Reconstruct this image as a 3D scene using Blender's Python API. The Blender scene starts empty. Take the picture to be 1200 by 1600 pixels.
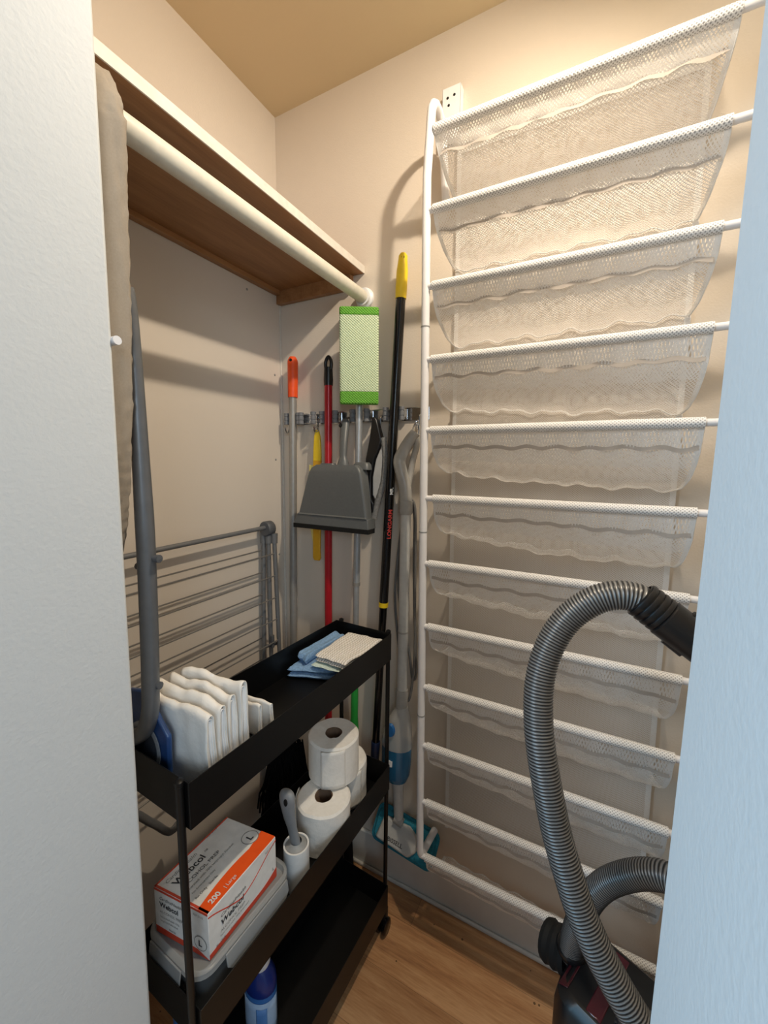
import bpy, bmesh, math, random
from mathutils import Vector, Matrix, noise
random.seed(7)
D = bpy.data
S = bpy.context.scene
COL = S.collection
PI = math.pi
V = Vector

# ------------------------------------------------------------------ materials
def lin(h):
    h = h.lstrip('#')
    c = [int(h[i:i + 2], 16) / 255 for i in (0, 2, 4)]
    return tuple(x / 12.92 if x <= .04045 else ((x + .055) / 1.055) ** 2.4 for x in c) + (1,)

class NT:
    def __init__(s, name):
        s.m = D.materials.new(name); s.m.use_nodes = True
        s.t = s.m.node_tree; s.n = s.t.nodes; s.n.clear()
        s.out = s.n.new('ShaderNodeOutputMaterial')
    def add(s, typ, **kw):
        n = s.n.new(typ)
        for k, v in kw.items():
            if k in n.inputs.keys(): s.put(n.inputs[k], v)
            else: setattr(n, k, v)
        return n
    def put(s, sock, v):
        if isinstance(v, bpy.types.NodeSocket): s.t.links.new(v, sock)
        elif isinstance(v, bpy.types.Node): s.t.links.new(v.outputs[0], sock)
        else: sock.default_value = v
    def math(s, op, a, b=None, c=None):
        n = s.n.new('ShaderNodeMath'); n.operation = op
        for i, v in enumerate((a, b, c)):
            if v is not None: s.put(n.inputs[i], v)
        return n.outputs[0]
    def ramp(s, fac, stops):
        n = s.n.new('ShaderNodeValToRGB'); s.put(n.inputs[0], fac)
        e = n.color_ramp.elements
        while len(e) < len(stops): e.new(.5)
        for el, (p, c) in zip(e, stops): el.position = p; el.color = c
        return n.outputs[0]
    def coord(s, kind='Object', scale=(1, 1, 1)):
        tc = s.n.new('ShaderNodeTexCoord'); mp = s.n.new('ShaderNodeMapping')
        s.t.links.new(tc.outputs[kind], mp.inputs[0]); mp.inputs['Scale'].default_value = scale
        return mp.outputs[0]
    def noise(s, vec, scale, detail=3, rough=.5):
        n = s.n.new('ShaderNodeTexNoise'); s.put(n.inputs['Vector'], vec)
        n.inputs['Scale'].default_value = scale; n.inputs['Detail'].default_value = detail
        n.inputs['Roughness'].default_value = rough
        return n.outputs[0]
    def bump(s, h, strength=.2, dist=.002):
        n = s.n.new('ShaderNodeBump'); s.put(n.inputs['Height'], h)
        n.inputs['Strength'].default_value = strength; n.inputs['Distance'].default_value = dist
        return n.outputs[0]
    def bsdf(s, color, rough=.5, metal=0, normal=None, spec=.5, **kw):
        n = s.n.new('ShaderNodeBsdfPrincipled')
        s.put(n.inputs['Base Color'], color); s.put(n.inputs['Roughness'], rough)
        s.put(n.inputs['Metallic'], metal); s.put(n.inputs['Specular IOR Level'], spec)
        if normal is not None: s.put(n.inputs['Normal'], normal)
        for k, v in kw.items(): s.put(n.inputs[k], v)
        s.t.links.new(n.outputs[0], s.out.inputs[0])
        return n

def simple(name, col, rough=.5, metal=0, spec=.5, nscale=60, namt=.06, bump=0, bscale=None, **kw):
    t = NT(name); c = lin(col)
    v = t.coord('Object')
    nz = t.noise(v, nscale)
    lo = tuple(x * (1 - namt) for x in c[:3]) + (1,); hi = tuple(min(1, x * (1 + namt)) for x in c[:3]) + (1,)
    col_ = t.ramp(nz, [(.3, lo), (.7, hi)])
    nrm = t.bump(t.noise(v, bscale or nscale * 3, 4), bump, .002) if bump else None
    t.bsdf(col_, rough, metal, nrm, spec, **kw)
    return t.m

def wall_mat(name, col, rough=.55, bump=.25, scale=260, spec=.4):
    t = NT(name); v = t.coord('Object'); c = lin(col)
    big = t.noise(v, 3, 2)
    base = t.ramp(big, [(.3, tuple(x * .97 for x in c[:3]) + (1,)), (.7, c)])
    h = t.math('ADD', t.noise(v, scale, 2), t.math('MULTIPLY', t.noise(v, scale / 5, 2), .8))
    t.bsdf(base, rough, 0, t.bump(h, bump, .0015), spec)
    return t.m

def wood_mat(name, a, b, c3, axis='X', rough=.4, plank=None, fine=90, spec=.5):
    t = NT(name)
    sc = {'X': (1, 11, 11), 'Y': (11, 1, 11)}[axis]
    v = t.coord('Object', sc)
    n1 = t.noise(v, 3.2, 5, .6); n2 = t.noise(v, 22, 3, .6)
    mix = t.math('ADD', t.math('MULTIPLY', n1, .7), t.math('MULTIPLY', n2, .3))
    col = t.ramp(mix, [(.30, lin(c3)), (.46, lin(b)), (.62, lin(a))])
    if plank:
        w, l = plank
        tc = t.n.new('ShaderNodeTexCoord'); sp = t.n.new('ShaderNodeSeparateXYZ')
        t.t.links.new(tc.outputs['Object'], sp.inputs[0])
        row = t.math('FLOOR', t.math('DIVIDE', sp.outputs[1], w))
        fy = t.math('FRACT', t.math('DIVIDE', sp.outputs[1], w))
        xs = t.math('ADD', sp.outputs[0], t.math('MULTIPLY', t.math('FRACT', t.math('MULTIPLY', row, .37)), l))
        fx = t.math('FRACT', t.math('DIVIDE', xs, l))
        thin_line = t.math('MINIMUM', t.math('MULTIPLY', t.math('MINIMUM', fy, t.math('SUBTRACT', 1, fy)), w),
                      t.math('MULTIPLY', t.math('MINIMUM', fx, t.math('SUBTRACT', 1, fx)), l))
        dark = t.math('MULTIPLY', t.math('LESS_THAN', thin_line, .0006), .45)
        idn = t.math('FRACT', t.math('MULTIPLY', t.math('ADD', row, t.math('MULTIPLY', t.math('FLOOR', t.math('DIVIDE', xs, l)), 7.3)), .618))
        # knots / specks
        vo = t.add('ShaderNodeTexVoronoi'); t.put(vo.inputs['Vector'], t.coord('Object')); vo.inputs['Scale'].default_value = 17
        speck = t.math('MULTIPLY', t.math('LESS_THAN', vo.outputs['Distance'], .05), .8)
        f = t.math('MAXIMUM', dark, speck)
        mx = t.add('ShaderNodeMix', data_type='RGBA', blend_type='MULTIPLY')
        t.put(mx.inputs[0], 1.0); t.put(mx.inputs[6], col)
        g = t.math('ADD', .86, t.math('MULTIPLY', idn, .22))
        cb = t.add('ShaderNodeCombineColor'); 
        for i in range(3): t.put(cb.inputs[i], g)
        t.put(mx.inputs[7], cb.outputs[0])
        m2 = t.add('ShaderNodeMix', data_type='RGBA')
        t.put(m2.inputs[0], f); t.put(m2.inputs[6], mx.outputs[2]); t.put(m2.inputs[7], (.035, .018, .008, 1))
        col = m2.outputs[2]
    t.bsdf(col, rough, 0, t.bump(n2, .08, .001), spec)
    return t.m

def mesh_fabric(name, pitch, hole, col, shade=.75):
    """open net: diamond holes in UV metres"""
    t = NT(name)
    tc = t.n.new('ShaderNodeTexCoord'); sp = t.n.new('ShaderNodeSeparateXYZ')
    t.t.links.new(tc.outputs['UV'], sp.inputs[0])
    u = t.math('DIVIDE', sp.outputs[0], pitch); w = t.math('DIVIDE', sp.outputs[1], pitch * .85)
    a = t.math('ABSOLUTE', t.math('SUBTRACT', t.math('FRACT', t.math('ADD', u, w)), .5))
    b = t.math('ABSOLUTE', t.math('SUBTRACT', t.math('FRACT', t.math('SUBTRACT', u, w)), .5))
    open_ = t.math('LESS_THAN', t.math('MAXIMUM', a, b), hole)
    df = t.add('ShaderNodeBsdfDiffuse', Color=lin(col)); tl = t.add('ShaderNodeBsdfTranslucent', Color=lin(col))
    mx = t.add('ShaderNodeMixShader'); mx.inputs[0].default_value = 1 - shade
    t.t.links.new(df.outputs[0], mx.inputs[1]); t.t.links.new(tl.outputs[0], mx.inputs[2])
    tr = t.add('ShaderNodeBsdfTransparent')
    m2 = t.add('ShaderNodeMixShader'); t.put(m2.inputs[0], open_)
    t.t.links.new(mx.outputs[0], m2.inputs[1]); t.t.links.new(tr.outputs[0], m2.inputs[2])
    t.t.links.new(m2.outputs[0], t.out.inputs[0])
    return t.m

def sleeve_mat(name):
    t = NT(name)
    tc = t.n.new('ShaderNodeTexCoord'); sp = t.n.new('ShaderNodeSeparateXYZ')
    t.t.links.new(tc.outputs['UV'], sp.inputs[0])
    p = .0062
    u = t.math('DIVIDE', sp.outputs[0], p); w = t.math('DIVIDE', sp.outputs[1], p)
    a = t.math('ABSOLUTE', t.math('SUBTRACT', t.math('FRACT', t.math('ADD', u, w)), .5))
    b = t.math('ABSOLUTE', t.math('SUBTRACT', t.math('FRACT', t.math('SUBTRACT', u, w)), .5))
    h = t.math('MAXIMUM', a, b)
    col = t.ramp(h, [(.16, lin('#a9a7a6')), (.34, lin('#f7f6f5'))])
    t.bsdf(col, .7, 0, t.bump(h, .6, .002), .3)
    return t.m

def waffle_mat(name, col, dark):
    t = NT(name); v = t.coord('Object')
    sp = t.n.new('ShaderNodeSeparateXYZ'); t.t.links.new(v, sp.inputs[0])
    sx = t.math('SINE', t.math('MULTIPLY', sp.outputs[0], 2 * PI / .0066))
    sz = t.math('SINE', t.math('MULTIPLY', sp.outputs[2], 2 * PI / .0066))
    h = t.math('ADD', t.math('MULTIPLY', t.math('MULTIPLY', sx, sz), .5), .5)
    col_ = t.ramp(h, [(.2, lin(dark)), (.55, lin(col))])
    t.bsdf(col_, .85, 0, t.bump(h, .7, .003), .2)
    return t.m

M = {}
M['wall'] = wall_mat('painted_wall', '#dfd3c4')
M['jamb'] = wall_mat('painted_doorway', '#d8dbdc', .6, .3, 200)
M['panel'] = wall_mat('painted_panel', '#dbd0c3', .45, .08)
M['ceil'] = wall_mat('painted_ceiling', '#e2d0ac', .8, .1)
M['base'] = simple('gloss_baseboard', '#d6d5d0', .22, 0, .5, 14, .05)
M['floor'] = wood_mat('floor_planks', '#d3a67a', '#bd8c60', '#96694a', 'X', .40, (.125, 1.2))
M['shelfwood'] = wood_mat('shelf_wood', '#a87a50', '#9a6c44', '#885c38', 'Y', .42)
M['edge'] = simple('shelf_edge_band', '#ddd5ca', .5)
M['rod'] = simple('cream_rod', '#dfdacb', .4)
M['white'] = simple('white_enamel', '#efeef0', .35, 0, .5, 40, .02)
M['sleeve'] = sleeve_mat('knitted_sleeve')
M['net'] = mesh_fabric('white_net', .0062, .355, '#fbf8f5')
M['net_back'] = mesh_fabric('white_net_back', .0054, .345, '#faf7f3')
M['hem'] = mesh_fabric('net_hem', .0040, .16, '#fbf9f6')
M['thin_line'] = simple('grey_line', '#c2b8ae', .9, 0, .1)
M['binding'] = simple('white_binding', '#f6f4f1', .8, 0, .2)
M['black'] = simple('black_powder_coat', '#0b0b0c', .40, 0, .35, 200, .1)
M['blackplastic'] = simple('black_plastic', '#151517', .35, 0, .5)
M['blackgloss'] = simple('black_gloss', '#0c0b0d', .18, 0, .5)
M['rubber'] = simple('black_rubber', '#1a1a1a', .75, 0, .3)
def cover_mat():
    t = NT('taupe_cotton'); v = t.coord('Object', (1, 1, 1)); v2 = t.coord('Object', (30, 30, 62))
    mp = v2.node; mp.inputs['Rotation'].default_value = (.5, .5, 0)
    base = t.ramp(t.noise(v, 500), [(.3, lin('#9f9486')), (.7, lin('#a59a8c'))])
    h = t.math('ADD', t.noise(v2, 1.0, 2), t.math('MULTIPLY', t.noise(v, 900, 2), .05))
    t.bsdf(base, .9, 0, t.bump(h, .05, .001), .15)
    return t.m
M['taupe'] = cover_mat()
M['greymetal'] = simple('grey_tube', '#6b6d70', .38, .35, .5)
M['rackgrey'] = simple('rack_grey', '#77787a', .45, .3, .5)
M['wire'] = simple('rack_wire', '#7f7c78', .45, .3, .5)
M['hubgrey'] = simple('hub_plastic', '#55575b', .5)
M['steel'] = simple('brushed_steel', '#a3a09b', .48, .45, .5)
M['alu'] = simple('aluminium', '#b4b7ba', .42, .5, .5)
M['chrome'] = simple('chrome', '#cfd2d6', .12, 1, .5)
M['clampgrey'] = simple('clamp_rubber', '#77797d', .6)
M['orange'] = simple('orange_plastic', '#f4551a', .45)
M['red'] = simple('red_pole', '#b01824', .3, .1)
M['yellow'] = simple('yellow_plastic', '#f2cf22', .4)
M['amber'] = simple('amber_plastic', '#e0a81c', .4)
M['paleyellow'] = simple('pale_yellow_plastic', '#efe08a', .4)
M['dustgrey'] = simple('dustpan_grey', '#606364', .4, 0, .5, 200, .05)
M['greenband'] = waffle_mat('green_waffle', '#76b84a', '#5c9c38')
M['greenpad'] = waffle_mat('pale_green_waffle', '#d9e8c6', '#bccfa8')
M['greengrip'] = simple('green_grip', '#2fa544', .4)
M['navy'] = simple('navy_plastic', '#1c2848', .4)
M['printred'] = simple('print_red', '#c23a35', .6)
M['printwhite'] = simple('print_white', '#eeeeee', .6)
M['ink'] = simple('print_ink', '#35353a', .7)
M['inkgrey'] = simple('print_grey', '#85837f', .7)
M['steamgrey'] = simple('steam_handle_grey', '#a5a29d', .3, 0, .5)
M['steampale'] = simple('steam_body_pale', '#c3c2be', .3, 0, .5)
M['cord'] = simple('grey_cord', '#6e6d6c', .55)
M['tank'] = simple('blue_tank', '#2f6d94', .12, 0, .5, 40, .05, Alpha=.93)
M['tankbtn'] = simple('blue_button', '#2468a8', .3)
M['teal'] = simple('teal_microfibre', '#2e7f95', .9, 0, .2, 200, .2, .5, 500)
M['padcream'] = simple('absorbent_pad', '#f9f5ee', .85, 0, .2, 40, .03, .35, 120)
M['padwhite'] = simple('pad_film', '#fafafa', .6, 0, .3, 40, .02, .2, 60)
M['bluefilm'] = simple('blue_film', '#24406f', .3, 0, .5, 30, .2, .3, 40)
M['printring'] = simple('grey_print_ring', '#8a8f96', .5)
M['ringdark'] = simple('dark_print_disc', '#39404c', .45)
M['bluecloth'] = simple('blue_towel', '#86a9cf', .95, 0, .1, 250, .18, .7, 500)
M['mintcloth'] = simple('mint_towel', '#cfe0d8', .95, 0, .1, 250, .1, .6, 500)
def knit():
    t = NT('white_knit'); tc = t.n.new('ShaderNodeTexCoord'); sp = t.n.new('ShaderNodeSeparateXYZ')
    t.t.links.new(tc.outputs['UV'], sp.inputs[0])
    wob = t.math('MULTIPLY', t.math('SINE', t.math('MULTIPLY', sp.outputs[1], 2 * PI / .009)), .9)
    h = t.math('ADD', t.math('MULTIPLY', t.math('SINE', t.math('ADD', t.math('MULTIPLY', sp.outputs[0], 2 * PI / .0062), wob)), .5), .5)
    c = t.ramp(h, [(.1, lin('#cfc9bf')), (.5, lin('#f4f0ea'))])
    t.bsdf(c, .95, 0, t.bump(h, .6, .002), .15)
    return t.m
M['knit'] = knit()
M['tissue'] = simple('tissue_paper', '#f7f3ec', .95, 0, .1, 120, .03, .5, 90)
M['core'] = simple('cardboard_core', '#7d6450', .9)
M['carton'] = simple('carton_white', '#e9e7e3', .55)
M['cartonorange'] = simple('carton_orange', '#ff5a12', .5)
M['cartonred'] = simple('carton_red', '#d2482f', .55)
M['stickywhite'] = simple('sticky_sheet_white', '#ecebe8', .6)
M['lintgrey'] = simple('lint_handle_grey', '#8a8d90', .45)
M['lintend'] = simple('lint_cap_grey', '#9b9c9b', .5)
M['vacmaroon'] = simple('maroon_gloss', '#4a1a22', .15, 0, .5)
M['vacdark'] = simple('vacuum_dark_grey', '#2c2c30', .35)
M['bottleblue'] = simple('bottle_blue', '#3f78c0', .3)
M['bottlenavy'] = simple('bottle_navy', '#1b2f78', .3)
M['capwhite'] = simple('cap_white', '#e2e2e2', .4)
M['shag'] = simple('black_fringe', '#0d0d0d', .95, 0, .1)
M['fluff'] = simple('grey_fluff', '#8b8a88', .95, 0, .1, 200, .2, .6, 500)
M['scrub'] = simple('pale_grey_sponge', '#c2c1bf', .8)
def clear(name, col, rough, alpha):
    t = NT(name)
    p = t.add('ShaderNodeBsdfPrincipled'); p.inputs['Base Color'].default_value = lin(col)
    p.inputs['Roughness'].default_value = rough; p.inputs['Alpha'].default_value = alpha
    t.t.links.new(p.outputs[0], t.out.inputs[0]); return t.m
M['tubclear'] = clear('clear_plastic', '#8d9092', .2, .38)
M['tublid'] = clear('frosted_plastic', '#bfc1c1', .3, .45)
M['shroud'] = clear('smoke_plastic', '#cfcdc8', .15, .6)
def hose_mat():
    t = NT('ribbed_hose'); tc = t.n.new('ShaderNodeTexCoord'); sp = t.n.new('ShaderNodeSeparateXYZ')
    t.t.links.new(tc.outputs['UV'], sp.inputs[0])
    f = t.math('ABSOLUTE', t.math('SUBTRACT', t.math('MULTIPLY', t.math('FRACT', t.math('DIVIDE', sp.outputs[1], .0046)), 2), 1))
    c = t.ramp(f, [(.30, lin('#2c2c2d')), (.72, lin('#8d8b88'))])
    t.bsdf(c, .33, .25, None, .5)
    return t.m
M['hose'] = hose_mat()

# ------------------------------------------------------------------ mesh builder (world coordinates)
class MB:
    def __init__(s): s.v = []; s.f = []; s.uv = []; s.mi = []; s.cur = 0
    def vert(s, p): s.v.append(V(p)); return len(s.v) - 1
    def face(s, idx, uv=None): s.f.append(tuple(idx)); s.uv.append(uv); s.mi.append(s.cur)
    def box(s, lo, hi, m=None):
        x0, y0, z0 = lo; x1, y1, z1 = hi
        P = [(x0,y0,z0),(x1,y0,z0),(x1,y1,z0),(x0,y1,z0),(x0,y0,z1),(x1,y0,z1),(x1,y1,z1),(x0,y1,z1)]
        return s.hexa(P, m)
    def hexa(s, P, m=None):
        b = len(s.v)
        for p in P: s.v.append(m @ V(p) if m else V(p))
        for q in ((3,2,1,0),(4,5,6,7),(0,1,5,4),(1,2,6,5),(2,3,7,6),(3,0,4,7)): s.face([b + i for i in q])
        return s
    def frame(s, pts):
        pts = [V(p) for p in pts]; T = []
        for i in range(len(pts)):
            a = pts[max(0, i - 1)]; c = pts[min(len(pts) - 1, i + 1)]
            T.append((c - a).normalized())
        up = V((0, 0, 1)) if abs(T[0].z) < .9 else V((1, 0, 0))
        N = [(up - T[0] * up.dot(T[0])).normalized()]
        for i in range(1, len(pts)):
            n = N[-1] - T[i] * N[-1].dot(T[i]); N.append(n.normalized())
        return pts, T, N
    def tube(s, pts, r, n=12, cap=True, uvs=True, flat=1.0, squash=None):
        pts, T, N = s.frame(pts); R = r if isinstance(r, (list, tuple)) else [r] * len(pts)
        b = len(s.v); L = 0; Ls = []
        for i, p in enumerate(pts):
            if i: L += (p - pts[i - 1]).length
            Ls.append(L); B = T[i].cross(N[i])
            for k in range(n):
                a = 2 * PI * k / n
                s.v.append(p + (N[i] * math.cos(a) + B * math.sin(a) * flat) * R[i])
        for i in range(len(pts) - 1):
            for k in range(n):
                k2 = (k + 1) % n; c = 2 * PI * R[i]
                uv = [(k / n * c, Ls[i]), ((k + 1) / n * c, Ls[i]), ((k + 1) / n * c, Ls[i + 1]), (k / n * c, Ls[i + 1])]
                s.face([b + i * n + k, b + i * n + k2, b + (i + 1) * n + k2, b + (i + 1) * n + k], uv)
        if cap:
            s.face([b + k for k in range(n)][::-1]); e = b + (len(pts) - 1) * n
            s.face([e + k for k in range(n)])
        return s
    def lathe(s, prof, axis_o, axis_d=(0, 0, 1), n=24, close=False):
        """prof: list of (r, h) along the axis"""
        o = V(axis_o); d = V(axis_d).normalized()
        up = V((1, 0, 0)) if abs(d.x) < .9 else V((0, 1, 0))
        a1 = (up - d * up.dot(d)).normalized(); a2 = d.cross(a1)
        b = len(s.v)
        for (r, h) in prof:
            for k in range(n):
                a = 2 * PI * k / n
                s.v.append(o + d * h + (a1 * math.cos(a) + a2 * math.sin(a)) * max(r, 1e-5))
        m = len(prof)
        for i in range(m if close else m - 1):
            j = (i + 1) % m
            for k in range(n):
                k2 = (k + 1) % n
                s.face([b + i * n + k, b + i * n + k2, b + j * n + k2, b + j * n + k])
        return s
    def grid(s, fn, nu, nv, su=1, sv=1, thick=0, nrm=None):
        """fn(u,v)->point; optional thickness offset along nrm"""
        b = len(s.v)
        for j in range(nv + 1):
            for i in range(nu + 1): s.v.append(V(fn(i / nu, j / nv)))
        def id(i, j): return b + j * (nu + 1) + i
        for j in range(nv):
            for i in range(nu):
                uv = [(i / nu * su, j / nv * sv), ((i + 1) / nu * su, j / nv * sv), ((i + 1) / nu * su, (j + 1) / nv * sv), (i / nu * su, (j + 1) / nv * sv)]
                s.face([id(i, j), id(i + 1, j), id(i + 1, j + 1), id(i, j + 1)], uv)
        return s
    def loft(s, rings, cap=True):
        b = len(s.v); n = len(rings[0])
        for r in rings:
            for p in r: s.v.append(V(p))
        for i in range(len(rings) - 1):
            for k in range(n):
                k2 = (k + 1) % n
                s.face([b + i * n + k, b + i * n + k2, b + (i + 1) * n + k2, b + (i + 1) * n + k])
        if cap:
            s.face([b + k for k in range(n)][::-1]); e = b + (len(rings) - 1) * n
            s.face([e + k for k in range(n)])
        return s
    def prism(s, poly, off):
        off = V(off); return s.loft([[V(p) for p in poly], [V(p) + off for p in poly]])
    def build(s, name, mat, parent=None, smooth=True, bevel=0, seg=2, solid=0, sub=0, angle=40, fixn=True):
        me = D.meshes.new(name)
        o0 = parent.matrix_world.translation if parent else V((0, 0, 0))
        root = parent
        if parent is not None: o0 = world_loc(parent)
        else:
            lo = V([min(v[i] for v in s.v) for i in range(3)]); hi = V([max(v[i] for v in s.v) for i in range(3)])
            o0 = V(((lo.x + hi.x) / 2, (lo.y + hi.y) / 2, lo.z))
        me.from_pydata([tuple(v - o0) for v in s.v], [], s.f)
        uvl = me.uv_layers.new(name='UVMap'); k = 0
        for f, uv in zip(s.f, s.uv):
            for i in range(len(f)):
                if uv: uvl.data[k].uv = uv[i]
                k += 1
        for m_ in (mat if isinstance(mat, (list, tuple)) else [mat]): me.materials.append(m_)
        for p, mi in zip(me.polygons, s.mi): p.material_index = mi
        if fixn:
            bm = bmesh.new(); bm.from_mesh(me); bmesh.ops.recalc_face_normals(bm, faces=bm.faces); bm.to_mesh(me); bm.free()
        if smooth:
            me.polygons.foreach_set('use_smooth', [True] * len(me.polygons))
            try: me.set_sharp_from_angle(angle=math.radians(angle))
            except Exception: pass
        o = D.objects.new(name, me); COL.objects.link(o)
        if parent is not None: o.parent = parent
        else: o.location = o0
        if solid:
            md = o.modifiers.new('solid', 'SOLIDIFY'); md.thickness = solid; md.offset = 0
        if bevel:
            md = o.modifiers.new('bevel', 'BEVEL'); md.width = bevel; md.segments = seg; md.limit_method = 'ANGLE'; md.angle_limit = math.radians(35)
        if sub:
            md = o.modifiers.new('sub', 'SUBSURF'); md.levels = sub; md.render_levels = sub
        return o

def world_loc(o):
    p = V(o.location)
    while o.parent is not None: o = o.parent; p = p + V(o.location)
    return p

def tag(o, label, cat, group=None):
    o['label'] = label; o['category'] = cat
    if group: o['group'] = group
    return o
def thing(name, label, cat, loc, group=None):
    o = D.objects.new(name, None); COL.objects.link(o); o.location = loc; o.empty_display_size = .05
    return tag(o, label, cat, group)
def struct(o): o['kind'] = 'structure'; return o
def sub_label(o, label): o['label'] = label; return o

def spline(pts, n=8):
    P = [V(p) for p in pts]; out = []
    for i in range(len(P) - 1):
        p0 = P[max(0, i - 1)]; p1 = P[i]; p2 = P[i + 1]; p3 = P[min(len(P) - 1, i + 2)]
        for k in range(n):
            t = k / n
            out.append(.5 * ((2 * p1) + (p2 - p0) * t + (2 * p0 - 5 * p1 + 4 * p2 - p3) * t * t + (3 * p1 - p0 - 3 * p2 + p3) * t ** 3))
    out.append(P[-1]); return out
def lerp(a, b, t): return a + (b - a) * t
def nz(p, s): return noise.noise(V(p) * s)
def rbox_poly(x0, x1, y0, y1, r, n=6):
    out = []
    for cx, cy, a0 in ((x1 - r, y1 - r, 0), (x0 + r, y1 - r, 90), (x0 + r, y0 + r, 180), (x1 - r, y0 + r, 270)):
        for k in range(n + 1):
            a = math.radians(a0 + 90 * k / n); out.append((cx + r * math.cos(a), cy + r * math.sin(a)))
    return out
def lettering(txt, size, origin, ux, uy, mat, parent, name='lettering', align='LEFT', shear=0, bold=0, depth=.0004, sx=1):
    cu = D.curves.new(name, 'FONT'); cu.body = txt; cu.size = size; cu.align_x = align; cu.shear = shear; cu.offset = bold
    cu.resolution_u = 3
    ob = D.objects.new(name, cu); COL.objects.link(ob)
    bpy.context.view_layer.update()
    me = D.meshes.new_from_object(ob.evaluated_get(bpy.context.evaluated_depsgraph_get()))
    D.objects.remove(ob); D.curves.remove(cu)
    ux = V(ux).normalized(); uy = V(uy).normalized(); n = ux.cross(uy); o0 = world_loc(parent)
    for v in me.vertices:
        v.co = V(origin) + ux * v.co.x * sx + uy * v.co.y + n * depth - o0
    me.name = name; me.materials.append(mat)
    o = D.objects.new(name, me); COL.objects.link(o); o.parent = parent
    return o

# ------------------------------------------------------------------ the setting
WL = .033            # left wall plane
CZ = 2.29
XR = 1.50
YF = -.74            # inner face of the front wall
YO = -.90
b = MB(); b.box((-.3, -2.6, -.05), (2.2, .15, 0)); struct(b.build('floor', M['floor'], smooth=False))
b = MB(); b.box((-.1, YO, CZ), (XR + .1, .1, CZ + .05)); struct(b.build('ceiling', M['ceil'], smooth=False))
b = MB(); b.box((-.1, 0, 0), (XR + .1, .1, CZ)); wb = struct(b.build('wall_back', M['wall'], smooth=False))
b = MB(); b.box((-.07, YO, 0), (WL - .006, 0, CZ)); wl = struct(b.build('wall_left', M['wall'], smooth=False))
b = MB(); b.box((WL - .006, YF + .002, .0), (WL, -.0005, 1.799)); lp = b.build('wall_panel', M['panel'], wl, smooth=False)
b = MB(); b.box((WL, -.006, 0), (WL + .004, -.0005, 1.785)); b.build('corner_strip', M['edge'], wl, smooth=False, bevel=.001)
for (y, z) in ((-.134, 1.766), (-.030, 1.554), (-.034, 1.295), (-.027, .989)):
    b = MB(); b.lathe([(0, .0022), (.0022, .002), (.0034, .0006), (.0036, 0)], (WL, y, z), (1, 0, 0), 10); b.build('screw_head', M['steel'], wl)
b = MB(); b.box((XR, YO, 0), (XR + .1, 0, CZ)); struct(b.build('wall_right', M['wall'], smooth=False))
def slab(name, xa_top, xa_bot, xb_top, xb_bot, z0, z1, bev=.004):
    b = MB(); ft = (z1 - 1.85) / (1.85 - .45)
    def xx(t, bt, z): return t + (bt - t) * (1.85 - z) / (1.85 - .45)
    b.hexa([(xx(xa_top, xa_bot, z0), YO, z0), (xx(xb_top, xb_bot, z0), YO, z0), (xx(xb_top, xb_bot, z0), YF, z0), (xx(xa_top, xa_bot, z0), YF, z0),
            (xx(xa_top, xa_bot, z1), YO, z1), (xx(xb_top, xb_bot, z1), YO, z1), (xx(xb_top, xb_bot, z1), YF, z1), (xx(xa_top, xa_bot, z1), YF, z1)])
    return struct(b.build(name, M['jamb'], smooth=True, bevel=bev, seg=3))
slab('wall_front', -.1, -.1, .461, .433, 0, 2.05)
slab('wall_front', .9875, .9840, XR + .1, XR + .1, 0, 2.05)
slab('wall_front', -.1, -.1, XR + .1, XR + .1, 2.05, CZ)
b = MB(); b.box((WL + .0005, -.013, 0), (XR, -.0005, .122)); b.box((WL + .0005, -.022, 0), (XR, -.013, .012))
bb = struct(b.build('baseboard_back', M['base'], smooth=True, bevel=.004, seg=2))

# ------------------------------------------------------------------ shelf with its battens
sh = thing('wall_shelf', 'wooden wall shelf with a cream front edge running above the closet rod', 'shelf', (.18, -.37, 1.80))
b = MB(); b.box((WL + .001, -.73, 1.801), (.333, -.001, 1.819)); b.build('board', M['shelfwood'], sh, smooth=False, bevel=.001)
b = MB(); b.box((.333, -.73, 1.8005), (.3355, -.001, 1.8195)); b.build('edge_band', M['edge'], sh, smooth=False)
b = MB(); b.box((WL + .001, -.73, 1.788), (WL + .018, -.020, 1.801)); b.build('batten', M['shelfwood'], sh, smooth=False, bevel=.001)
b = MB(); b.box((WL + .001, -.018, 1.764), (.300, -.001, 1.801)); b.build('batten', M['shelfwood'], sh, smooth=False, bevel=.001)

rd = thing('closet_rod', 'cream closet rod under the wooden shelf', 'rod', (.338, -.36, 1.735))
b = MB(); b.tube([(.338, -.698, 1.735), (.338, -.012, 1.735)], .0168, 28); b.build('pole', M['rod'], rd)
b = MB(); b.lathe([(.0001, 0), (.027, 0), (.027, .006), (.022, .010), (.022, .018), (.0172, .018)], (.338, -.0005, 1.735), (0, -1, 0), 28); b.build('flange', M['white'], rd)

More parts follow.
